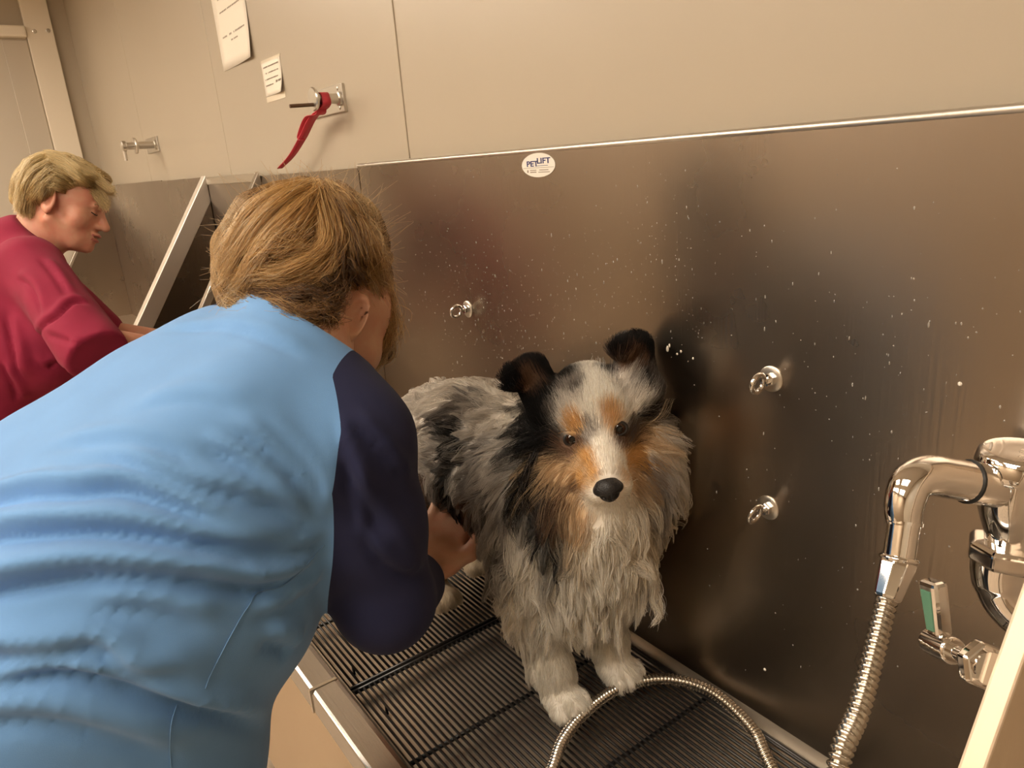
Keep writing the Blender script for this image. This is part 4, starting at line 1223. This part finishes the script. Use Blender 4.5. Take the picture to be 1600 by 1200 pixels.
def dog_blob():
    b = Blob()
    # trunk
    b.cap((-.765,.612,-.515), (-.99,.615,-.470), .108, .105, 0)
    b.cap((-.99,.615,-.470), (-1.10,.615,-.485), .105, .100, .05)
    b.ell((-1.115,.615,-.50), (.075,.095,.105), .04)
    b.ell((-.755,.612,-.560), (.070,.090,.110), .05)
    # neck and ruff
    b.cap((-.785,.612,-.45), DH + V3(-.015,.01,-.03), .085, .062, .05)
    b.ell(at(950, 735, 1.075), (.088,.092,.090), .05)
    b.ell(at(925, 800, 1.085), (.080,.090,.085), .05)
    b.ell(at(868, 720, 1.06), (.050,.050,.075), .04)
    b.ell(at(1010, 720, 1.06), (.040,.040,.080), .04)
    b.ell(at(920, 885, 1.09), (.065,.085,.085), .05)
    # fore legs
    for y, xo, py in ((.552, 0, .552), (.662, .006, .659)):
        b.chain([(-.775,y,-.56), (-.782,y,-.635), (-.748+xo,y,-.735), (-.738+xo,py,gz+.030)], [.058,.042,.0285,.027], .02)
        b.ell((-.722+xo,py,gz+.019), (.036,.029,.021), .010)
        for j, oy in enumerate((-.023,-.008,.008,.023)):
            b.ell((-.698+xo-abs(oy)*.35,py+oy,gz+.015), (.021,.0092,.0165), .002)
    # hind legs
    for y, hx, px_ in ((.555, -1.135, -1.085), (.672, -1.165, -1.140)):
        b.chain([(-1.085,y*.5+.3075,-.50), (-1.045,y,-.615), (hx,y,-.700), (px_-.025,y,gz+.030)], [.088,.050,.028,.025], .03)
        b.ell((px_,y,gz+.019), (.036,.027,.020), .010)
        for oy in (-.022,-.0075,.0075,.022): b.ell((px_+.022-abs(oy)*.35,y+oy,gz+.014), (.020,.0088,.0155), .002)
    # tail, tucked down behind
    b.chain([(-1.175,.62,-.46), (-1.215,.635,-.55), (-1.215,.64,-.65)], [.035,.040,.025], .02)
    return b
def dog_head():
    b = Blob()
    def e(c, r, k=.02): b.ell(c, r, k)
    e((0,-.005,.006), (.058,.068,.050), 0)
    e((0,.028,.016), (.050,.040,.036), .02)                     # forehead
    e((0,.040,-.020), (.046,.040,.034), .02)                    # cheeks
    b.cap((0,.055,-.012), (0,.116,-.030), .035, .0255, .022)    # muzzle
    b.cap((0,.060,-.030), (0,.112,-.046), .029, .0205, .015)    # lower jaw
    for s in (-1, 1):
        e((s*.0145,.119,-.038), (.0175,.019,.0175), .008)       # lip pads
        e((s*.026,.052,.018), (.016,.013,.010), .012)           # brow
        b.dent((s*.032,.066,.005), (.0115,.010,.0095), .006)
    return b
db = dog_blob(); dhb = dog_head()
EARS = []
def ear(base, apex, tip, side):
    return base, apex, tip
ear_r = (at(866, 645, 1.015), at(835, 592, 1.02), at(806, 596, .995))
ear_l = (at(992, 612, 1.02), at(990, 556, 1.025), at(972, 552, 1.0))
def whole(p):
    d = db(p)
    d = smin(d, dhb((p - DH) @ DA.T), .03)
    for (a, m_, t_) in (ear_r, ear_l):
        d = smin(d, sd_cap(p, a, m_, .034, .025), .015)
        d = smin(d, sd_cap(p, m_, t_, .024, .014), .008)
    return d
v, q = blobmesh(whole, (-1.28,.47,gz-.004), (-.58,.80,-.26), .0040, 2)
v[:, 1] = np.minimum(v[:, 1], D - .004)
v[:, 2] = np.maximum(v[:, 2], gz - .001)
n = vnormals(v, q); dbv = bvh_of(v, q)
# --- coat colours seen on the dog, laid on its skin
SEED = [
 (930,585,WH),(930,605,WH),(925,630,WH),(928,655,WH),(935,690,WH),(943,715,WH),(952,735,WH),(920,615,WH),(945,600,WH),(935,570,WH),(940,620,WH),
 (930,770,WH),(928,790,WH),(985,760,WH),(980,785,WH),(955,800,WH),(962,745,LG),(945,755,LG),
 (902,664,TN),(895,660,TN),(955,648,TN),(960,645,CT),(915,735,CT),(905,722,CT),(918,725,TN),(912,712,TN),(922,755,CT),(978,745,CT),(984,720,TN),(990,712,TN),(998,700,TN),(925,740,TN),(985,735,CT),(975,725,WH),(908,745,TN),
 (884,745,CT),(865,725,CT),(850,718,CT),(862,740,CT),(1010,690,CT),(1015,670,CT),
 (893,706,BR),(905,690,BR),(882,695,BR),(976,683,BR),(985,682,DG),(992,690,BR),
 (888,628,LG),(880,645,LG),(905,630,LG),(910,645,WH),(878,660,LG),(970,605,LG),(980,620,LG),(960,625,WH),(990,640,WH),(1000,635,LG),(975,640,WH),(918,680,MG),(922,665,MG),
 (885,605,MG),(895,600,MG),(900,612,DG),(880,590,BK),(870,600,BK),(862,615,BK),(855,640,BK),(845,660,BK),(850,685,BK),(865,690,BK),(835,650,BK),(828,680,BK),(840,700,BK),(870,670,BK),(868,650,DG),(858,625,BK),
 (845,572,BK),(820,578,BK),(805,590,BK),(860,580,BK),(800,600,BK),(798,590,BK),(806,608,BK),(812,600,BK),(815,615,BK),(825,625,BK),(870,585,BK),(838,600,BR),(828,606,BR),(848,605,BR),(835,615,BR),(850,590,BK),
 (965,548,BK),(955,560,BK),(985,538,BK),(1005,545,BK),(1010,560,BK),(985,565,BR),(980,575,BR),(1000,580,BR),(1015,595,DG),(1020,610,DG),(960,578,DG),(975,545,BK),(995,550,BK),(960,550,BK),(1015,575,BK),(950,575,BK),(1005,600,BK),(990,600,MG),(975,590,LG),
 (1000,652,BK),(1012,648,BK),(1022,645,DG),(1035,640,LG),(1045,660,WH),(1052,690,LG),(1050,720,WH),(1040,700,CR),(1035,680,LG),(1045,675,WH),(1030,665,LG),(1025,700,CR),(1035,720,LG),(1045,750,LG),(1050,780,CR),(1030,740,LG),(1020,720,MG),(1010,730,BR),(1015,760,MG),(1005,780,CR),(1000,755,CT),(1025,790,MG),(1040,820,CR),(1010,820,CR),(1035,860,CR),
 (1000,850,CR),(960,850,WH),(930,840,WH),(975,830,CR),(905,800,CT),(890,775,CT),(880,790,BR),(905,840,CR),(870,770,BR),(895,760,BR),
 (845,780,BK),(838,790,BK),(850,805,BK),(860,825,BK),(855,770,DG),(868,850,BK),(840,760,BK),(830,740,BK),(820,640,BK),(825,660,BK),(822,700,BK),(832,720,BK),(826,640,BK),(818,680,BK),(845,640,BK),(843,675,BK),(855,700,BK),
 (820,820,WH),(800,850,WH),(830,870,WH),(850,900,WH),(880,900,WH),(910,900,WH),(950,900,WH),(990,900,WH),(1020,900,WH),(830,940,WH),(880,950,WH),(930,950,WH),(820,800,LG),(835,830,WH),(895,870,WH),
 (850,1000,WH),(860,1060,WH),(875,1090,WH),(940,1010,WH),(955,1045,WH),(830,1000,WH),(840,1040,WH),
 (778,602,LG),(780,592,WH),(760,600,LG),(740,605,WH),(720,612,LG),(790,625,WH),(770,640,LG),(800,650,WH),(780,670,LG),(800,690,LG),(760,690,MG),(780,710,LG),(800,730,LG),(760,660,LG),(745,650,LG),(790,750,LG),
 (735,625,DG),(725,640,MG),(712,655,DG),(705,670,BK),(700,660,DG),(712,690,BK),(718,705,BK),(722,725,DG),(715,740,WH),(700,735,BK),(730,680,LG),(735,710,LG),(740,735,MG),
 (700,625,LG),(680,635,WH),(660,645,LG),(645,665,LG),(690,645,MG),(675,660,MG),(655,690,WH),(665,715,LG),(670,690,LG),(685,700,LG),(690,720,MG),(645,700,MG),(650,730,WH),(675,740,LG),(660,750,BR),(650,770,BR),(670,770,MG),(690,760,BK),(685,790,BK),(695,800,BK),(700,785,BK),(665,790,BR),(660,805,LG),(650,820,BR),(640,760,BR),
 (745,770,MG),(755,790,DG),(765,810,MG),(770,770,MG),(790,790,MG),(775,830,LG),(785,850,DG),(735,790,BR),(700,820,TN),(710,830,TN),(690,830,CT),(720,810,BR),(745,830,BR),(740,860,CR),(755,880,CR)]
sp_, sc_l = [], []
for u_, v_, c_ in SEED:
    h_ = cast(dbv, u_, v_)
    if h_ is not None and h_[1] < .80: sp_.append(h_); sc_l.append(c_)
sp_ = np.array(sp_); sc_l = np.array(sc_l)
# the side turned to the wall: pale grey body, white legs and chest
ex = [((-.72,.72,-.36),LG),((-.74,.70,-.40),WH),((-.70,.735,-.42),WH),((-.73,.715,-.33),MG),((-.85,.71,-.47),LG),((-.95,.71,-.45),MG),((-1.05,.71,-.45),LG),((-1.12,.70,-.5),DG),((-.8,.70,-.55),WH),((-1.17,.60,-.5),LG),((-1.2,.635,-.6),DG),((-1.1,.7,-.6),MG),((-1.15,.672,-.72),CR),((-1.14,.672,-.78),CR),((-1.09,.555,-.72),CT),((-1.085,.555,-.78),CR),((-.75,.66,-.7),WH),((-.75,.55,-.7),WH),((-.95,.6,-.58),MG)]
sp_ = np.vstack([sp_, [e[0] for e in ex]]); sc_l = np.vstack([sc_l, [e[1] for e in ex]])
def coat(p, jit=.004, seed=0, power=4):
    r = np.random.default_rng(seed); out = np.empty((len(p), 3)); pj = p + r.normal(size=p.shape)*jit
    for i in range(0, len(p), 4000):
        d2 = ((pj[i:i+4000, None, :] - sp_[None])**2).sum(2); nb = np.argpartition(d2, 4, axis=1)[:, :4]
        w_ = 1/(np.sqrt(np.take_along_axis(d2, nb, 1))+.002)**power; w_ /= w_.sum(1)[:, None]
        out[i:i+4000] = (w_[..., None]*sc_l[nb]).sum(1)
    return out
M['coat'] = mat('damp_coat', (.5,.5,.5), .75); _a = N(M['coat'], 'ShaderNodeAttribute', attribute_name='tint'); L(M['coat'], _a.outputs['Color'], P(M['coat']).inputs['Base Color'])
me = qmesh('body', v, q)
vc = coat(v, .001, 1)
ca = me.attributes.new('tint', 'FLOAT_COLOR', 'POINT'); ca.data.foreach_set('color', np.c_[vc, np.ones(len(v))].astype(np.float32).ravel())
dbody = link('body', me, M['coat'], dog)

# --- fur
nose_p = dl(0, .142, -.028)
ruff_c = at(930, 720, 1.06)
def regions(p):
    hl_ = (p - DH) @ DA.T
    dh = np.linalg.norm(hl_/V3(1.0, 1.25, 1.0), axis=1)
    head = np.clip((.014-dhb(hl_))/.008, 0, 1)
    muzz = np.clip((hl_[:,1]-.060)/.02, 0, 1)*head
    leg = np.clip((-.640-p[:,2])/.035, 0, 1)*(p[:,2] < -.6)
    front = np.clip((p[:,0]+.860)/.06, 0, 1)*(1-head)
    chest = front*np.clip((-.43-p[:,2])/.06, 0, 1)*(1-leg)
    ears = np.zeros(len(p))
    for (a, m_, t_) in (ear_r, ear_l):
        d = np.minimum(sd_cap(p, a, m_, .034, .025), sd_cap(p, m_, t_, .024, .014)); ears = np.maximum(ears, np.clip((.006-d)/.004, 0, 1))
    ruff = front*(1-chest)*(1-ears)*(1-leg)
    return head*(1-ears), muzz, leg, chest, ruff, ears
def grow(count, seed, clump_every, weight, kpts=9):
    r = np.random.default_rng(seed)
    t = np.concatenate([q[:, [0,1,2]], q[:, [0,2,3]]])
    A_, B_, C_ = v[t[:,0]], v[t[:,1]], v[t[:,2]]
    ar = np.linalg.norm(np.cross(B_-A_, C_-A_), axis=1); cen = (A_+B_+C_)/3
    ar = ar*weight(cen, n[t[:,0]]); pr = ar/ar.sum()
    i = r.choice(len(t), count, p=pr)
    a_, b_ = r.random(count), r.random(count); f_ = a_+b_ > 1; a_[f_] = 1-a_[f_]; b_[f_] = 1-b_[f_]
    p = A_[i] + a_[:,None]*(B_[i]-A_[i]) + b_[:,None]*(C_[i]-A_[i])
    nn_ = n[t[i,0]]*(1-a_-b_)[:,None] + n[t[i,1]]*a_[:,None] + n[t[i,2]]*b_[:,None]; nn_ /= np.linalg.norm(nn_, axis=1)[:,None]
    return r, p, nn_
def fur(name, count, seed, weight, clump_every, clumpy, lenk=1., rad=.00030, kpts=9, curl=1.):
    r, p, nn_ = grow(count, seed, clump_every, weight)
    head, muzz, leg, chest, ruff, ears = regions(p)
    body = np.clip(1-head-leg-chest-ruff-ears, 0, 1)
    L_ = head*.017 + leg*.020 + chest*.066 + ruff*.055 + ears*.024 + body*.036
    L_ = L_*(1-muzz*.55)
    paw = np.clip((gz+.045-p[:,2])/.01, 0, 1); L_ = L_*(1-paw*.40)
    feather = ((p[:,0] < -.765) & (p[:,2] < -.60) & (p[:,2] > -.735) & (p[:,0] > -.9)); L_ = np.where(feather, .045, L_)
    L_ = L_*lenk*r.uniform(.65, 1.15, count)
    away = p - nose_p; away /= np.linalg.norm(away, axis=1)[:,None]
    out = (p - ruff_c); out -= (out @ cdir)[:,None]*cdir; out /= np.linalg.norm(out, axis=1)[:,None]+1e-9
    down = np.tile(V3(0,0,-1.), (count,1)); back = np.tile(unit(V3(-.75,0,-.65)), (count,1))
    sw = np.stack([vnoise(p, 38, 31), vnoise(p, 38, 32), vnoise(p, 38, 33)], 1)
    eo = np.tile(unit(-ROT[:,1]*.6), (count,1)) + (p-DH)/np.linalg.norm(p-DH, axis=1)[:,None]*.8
    Fd = head[:,None]*away + leg[:,None]*(down + .1*sw) + chest[:,None]*(down + .30*out + .45*sw) + ruff[:,None]*(out*.9 + down*.55 + .25*sw) + ears[:,None]*eo + body[:,None]*(back + .85*sw)
    Fd -= np.sum(Fd*nn_, 1)[:,None]*nn_
    Fd /= np.linalg.norm(Fd, axis=1)[:,None]+1e-9
    lift = head*.28 + leg*.30 + chest*.30 + ruff*.28 + ears*.3 + body*.30
    grav = (chest*.65 + ruff*.55 + body*.15 + feather*.3)*(1-np.clip(nn_[:,2], 0, 1))
    h = L_/(kpts-1)
    pos = np.empty((count, kpts, 3)); pos[:,0] = p - nn_*.0005
    dcur = Fd + lift[:,None]*nn_
    ph = r.random(count)*6.28; cv = np.stack([vnoise(p, 160, 41), vnoise(p, 160, 42), vnoise(p, 160, 43)], 1)
    wv = (chest*.85 + ruff*.25 + body*.65 + leg*.1)*curl
    for j in range(1, kpts):
        tt = j/(kpts-1)
        d = Fd*(1-grav[:,None]*tt) + lift[:,None]*nn_*(1-tt)*1.2 + grav[:,None]*tt*V3(0,0,-1.)
        d = d + wv[:,None]*cv*np.sin(tt*5 + ph*.35)[:,None] + r.normal(size=(count,3))*.07
        d /= np.linalg.norm(d, axis=1)[:,None]
        pos[:,j] = pos[:,j-1] + d*h[:,None]
    # wet locks: strands draw together towards the tips
    m = max(1, count//clump_every); kd = KDTree(m)
    for i in range(m): kd.insert(Vector(p[i]), i)
    kd.balance()
    gi = np.array([kd.find(Vector(x))[1] for x in p])
    cl = np.clip((chest*1.0 + ruff*.75 + body*.9 + leg*.45 + ears*.35 + head*.3), 0, 1)*clumpy
    tt = np.linspace(0, 1, kpts)[None,:,None]
    gpos = pos[gi]
    pos = pos + (gpos - pos)*(cl[:,None,None]*np.clip(tt*1.25-.1, 0, 1)**.9)
    pos[..., 1] = np.minimum(pos[..., 1], D - .0015); pos[..., 2] = np.maximum(pos[..., 2], gz + .0005)
    cb = coat(p, .0035, seed+3)
    cg = cb[gi]; cb = cb*(1-.55*cl[:,None]) + cg*.55*cl[:,None]
    cb = np.clip(cb*r.uniform(.80, 1.18, (count,1))*(1-.24*cl[:,None]*r.random(m)[gi][:,None]), 0, 1)
    return hair(name, pos, rad*(1+.6*(chest+body)), .00010, cb, M['furmat'], dbody)
M['furmat'] = hair_mat('fur_strands', .40, .15)
EY = [dl(x*.032, .066, .006) for x in (-1, 1)]; NO = dl(0, .136, -.028)
def bare(c):
    k_ = np.ones(len(c))
    for e_ in EY: k_ *= (np.linalg.norm(c-e_, axis=1) > .0145)
    return k_*(np.linalg.norm((c-NO), axis=1) > .0185)
facing = lambda c, nn_: np.where((nn_ @ cdir) > -.25, 1., .35)*bare(c)
def wbody(c, nn_):
    g_ = regions(c); return facing(c, nn_)*(1-np.clip(g_[0]+g_[5], 0, 1)*.9)*(1+g_[2]*1.2)
whead = lambda c, nn_: facing(c, nn_)*(np.clip(regions(c)[0]+regions(c)[5], 0, 1)) + 1e-5
fo = fur('fur', 60000, 51, wbody, 26, .92, 1.0, .00030)
fo['label'] = 'long wet merle coat'
fur('fur', 30000, 52, wbody, 90, .80, 1.15, .00030)
fur('fur', 34000, 53, whead, 8, .5, 1.0, .00022)
# long dark and pale locks hanging over the chest
lk = []
def lock(px, s0, s1, cnt, curl, pal, dep): lk.append((spline([at(a, b, d_) for (a, b), d_ in zip(px, np.linspace(dep[0], dep[1], len(px)))], 24), s0, s1, cnt, curl, pal))
dkp = [BK, BK, DG]; whp = [WH, CR, LG]
lock([(838,705),(826,735),(818,765),(826,790),(838,805)], .007, .003, 160, .004, dkp, (1.0,.99))
lock([(850,760),(842,785),(848,815),(858,840),(862,870)], .008, .003, 220, .004, dkp, (.995,.985))
lock([(858,790),(866,820),(870,850),(874,880),(872,910)], .006, .001, 180, .002, dkp, (.99,.985))
lock([(868,800),(878,830),(885,860),(896,880),(905,895)], .004, .001, 60, .003, [BK, BR], (.99,.985))
lock([(830,740),(822,770),(830,800),(848,830)], .004, .002, 80, .004, dkp, (1.0,.985))
rl = np.random.default_rng(91)
for i in range(46):
    u0 = rl.uniform(800, 1025); v0 = rl.uniform(800, 900) + 30*(1-abs(u0-920)/130); Ln = rl.uniform(70, 125)
    dx = (u0-925)*.12
    px = [(u0+dx*t+rl.normal()*5*t, v0+Ln*t) for t in np.linspace(0, 1, 6)]
    dd_ = 1.005 + .04*abs(u0-920)/130
    lock(px, .0045, .0008, 70, .0022, whp, (dd_, dd_+.01))
lc_, lcol = strands(lk, 12, 17)
lc_[..., 1] = np.minimum(lc_[..., 1], D-.0015)
hair('fur', lc_, .00034, .00012, lcol, M['furmat'], dbody)
# --- eyes, nose, mouth, claws
M['eyeball'] = mat('brown_eye', (.035, .014, .006), .05, 0, .8); M['pupil'] = mat('pupil', (.002,.002,.002), .05)
M['nose'] = mat('dog_nose', (.012, .011, .012), .38); bump(M['nose'], noise(M['nose'], texco(M['nose']), 520, 2), .5, .002)
M['rim'] = mat('eye_rim', (.012,.009,.008), .45)
for s in (-1, 1):
    c = dl(s*.0320, .0625, .006)
    b_ = Blob().ell(c, (.0108,.0108,.0108), 0); ev, eq = blobmesh(b_, c-.014, c+.014, .0014, 1)
    eo_ = link('eye', qmesh('eye', ev, eq), M['eyeball'], dog)
    look = unit(cdir*.9 + DF*.3); side_ = unit(np.cross(look, DU)); upx = np.cross(side_, look)
    pc_ = c + look*.0099
    MB().lathe(pc_, look, [(-.001,.0048),(.0006,.0044),(.0011,.003),(.0013,.0005)], 16).build('pupil', M['pupil'], eo_, smooth=True)
    ringp = [c + look*.0058 + .0100*(math.cos(a)*side_ + .80*math.sin(a)*upx) for a in np.linspace(0, 2*math.pi, 25)]
    MB().tube(ringp, .0024, 8, cap=False).build('eyelid', M['rim'], dog, smooth=True)
nb = Blob(); N_ = lambda x, y, z: V3(x, y, z)
nb.ell((0,.134,-.026), (.0200,.012,.0115), 0); nb.ell((0,.138,-.031), (.012,.010,.0125), .006); nb.ell((0,.128,-.019), (.013,.012,.007), .006)
for s in (-1, 1):
    nb.dent((s*.0095,.1465,-.030), (.0045,.006,.0035), .002); nb.dent((s*.0155,.141,-.0325), (.005,.006,.0022), .002)
nb.dent((0,.151,-.034), (.0012,.006,.010), .002)
nv_, nq_ = blobmesh(nb, (-.03,.11,-.055), (.03,.16,-.005), .0013, 1)
link('nose', qmesh('nose', (nv_ + V3(0,.003,0)) @ DA + DH, nq_), M['nose'], dog)
for s in (-1, 1):
    MB().tube(spline([dl(0,.135,-.048), dl(s*.008,.131,-.052), dl(s*.018,.118,-.050), dl(s*.024,.096,-.045)], 14), .0012, 6).build('lip_line', M['rim'], dog, smooth=True)
M['claw'] = mat('claw', (.05,.035,.025), .4)
for py, xo in ((.552, 0), (.659, .006)):
    for oy in (-.023,-.008,.008,.023):
        a = V3(-.684+xo-abs(oy)*.35, py+oy, gz+.011)
        MB().tube([a, a+V3(.005,0,-.002), a+V3(.009,0,-.008)], [.0024,.0019,.0006], 8).build('claw', M['claw'], dog, smooth=True)

# ================================================================== water beads and soap flecks on the splash
def beads(name, pts, r_lo, r_hi, m, label, seed, run=1.):
    r = random.Random(seed); mb = MB()
    for (x, z) in pts:
        rad = r_lo + (r_hi-r_lo)*r.random()**2.5; el = 1 + run*r.random()**3*2.5; k = len(mb.v)
        ring = 7
        for lv, (hh, sc) in enumerate(((0, 1.), (.45, .8), (.7, .4))):
            for j in range(ring):
                a = 2*math.pi*j/ring; mb.v.append((x + rad*sc*math.cos(a), D - rad*hh, z + rad*sc*math.sin(a)*el))
        for lv in range(2):
            for j in range(ring):
                j2 = (j+1) % ring; mb.f.append((k+lv*ring+j, k+lv*ring+j2, k+(lv+1)*ring+j2, k+(lv+1)*ring+j))
        mb.f.append(tuple(k+2*ring+j for j in range(ring)))
    o = mb.build(name, m, smooth=True); tag(o, label, 'water', kind='stuff'); return o
rd = random.Random(12); pts = []
def scatter(u0, u1, v0, v1, n_):
    for _ in range(n_):
        p = onY(rd.gauss((u0+u1)/2, (u1-u0)/3.2), rd.gauss((v0+v1)/2, (v1-v0)/3.2), D)
        if p[2] < ZT-.01 and p[2] > ZP+.05 and XS < p[0] < XT1: pts.append((p[0], p[2]))
scatter(640, 900, 400, 580, 420); scatter(850, 1150, 300, 560, 260); scatter(1100, 1600, 330, 800, 170); scatter(1050, 1500, 800, 1050, 50); scatter(620, 760, 280, 480, 90)
M['water'] = mat('water_bead', (.9, .88, .84), .05, 0, .9, Transmission_Weight=.65)
beads('water_beads', pts, .0004, .0011, M['water'], 'tiny water beads and runs on the steel splash', 4)
fl = [onY(u, v, D) for u, v in ((1043,545),(1058,553),(1064,549),(1046,540),(706,598),(708,592),(1195,1046),(726,618),(1083,560),(1500,600))]
M['suds'] = mat('soap_fleck', (.85, .80, .72), .6)
beads('soap_flecks', [(p[0], p[2]) for p in fl], .0014, .0030, M['suds'], 'white soap flecks on the steel splash near the ear', 6, .8)

# ================================================================== lift everything to floor level
for o in SC.objects:
    if o.parent is None: o.location.z += EYE
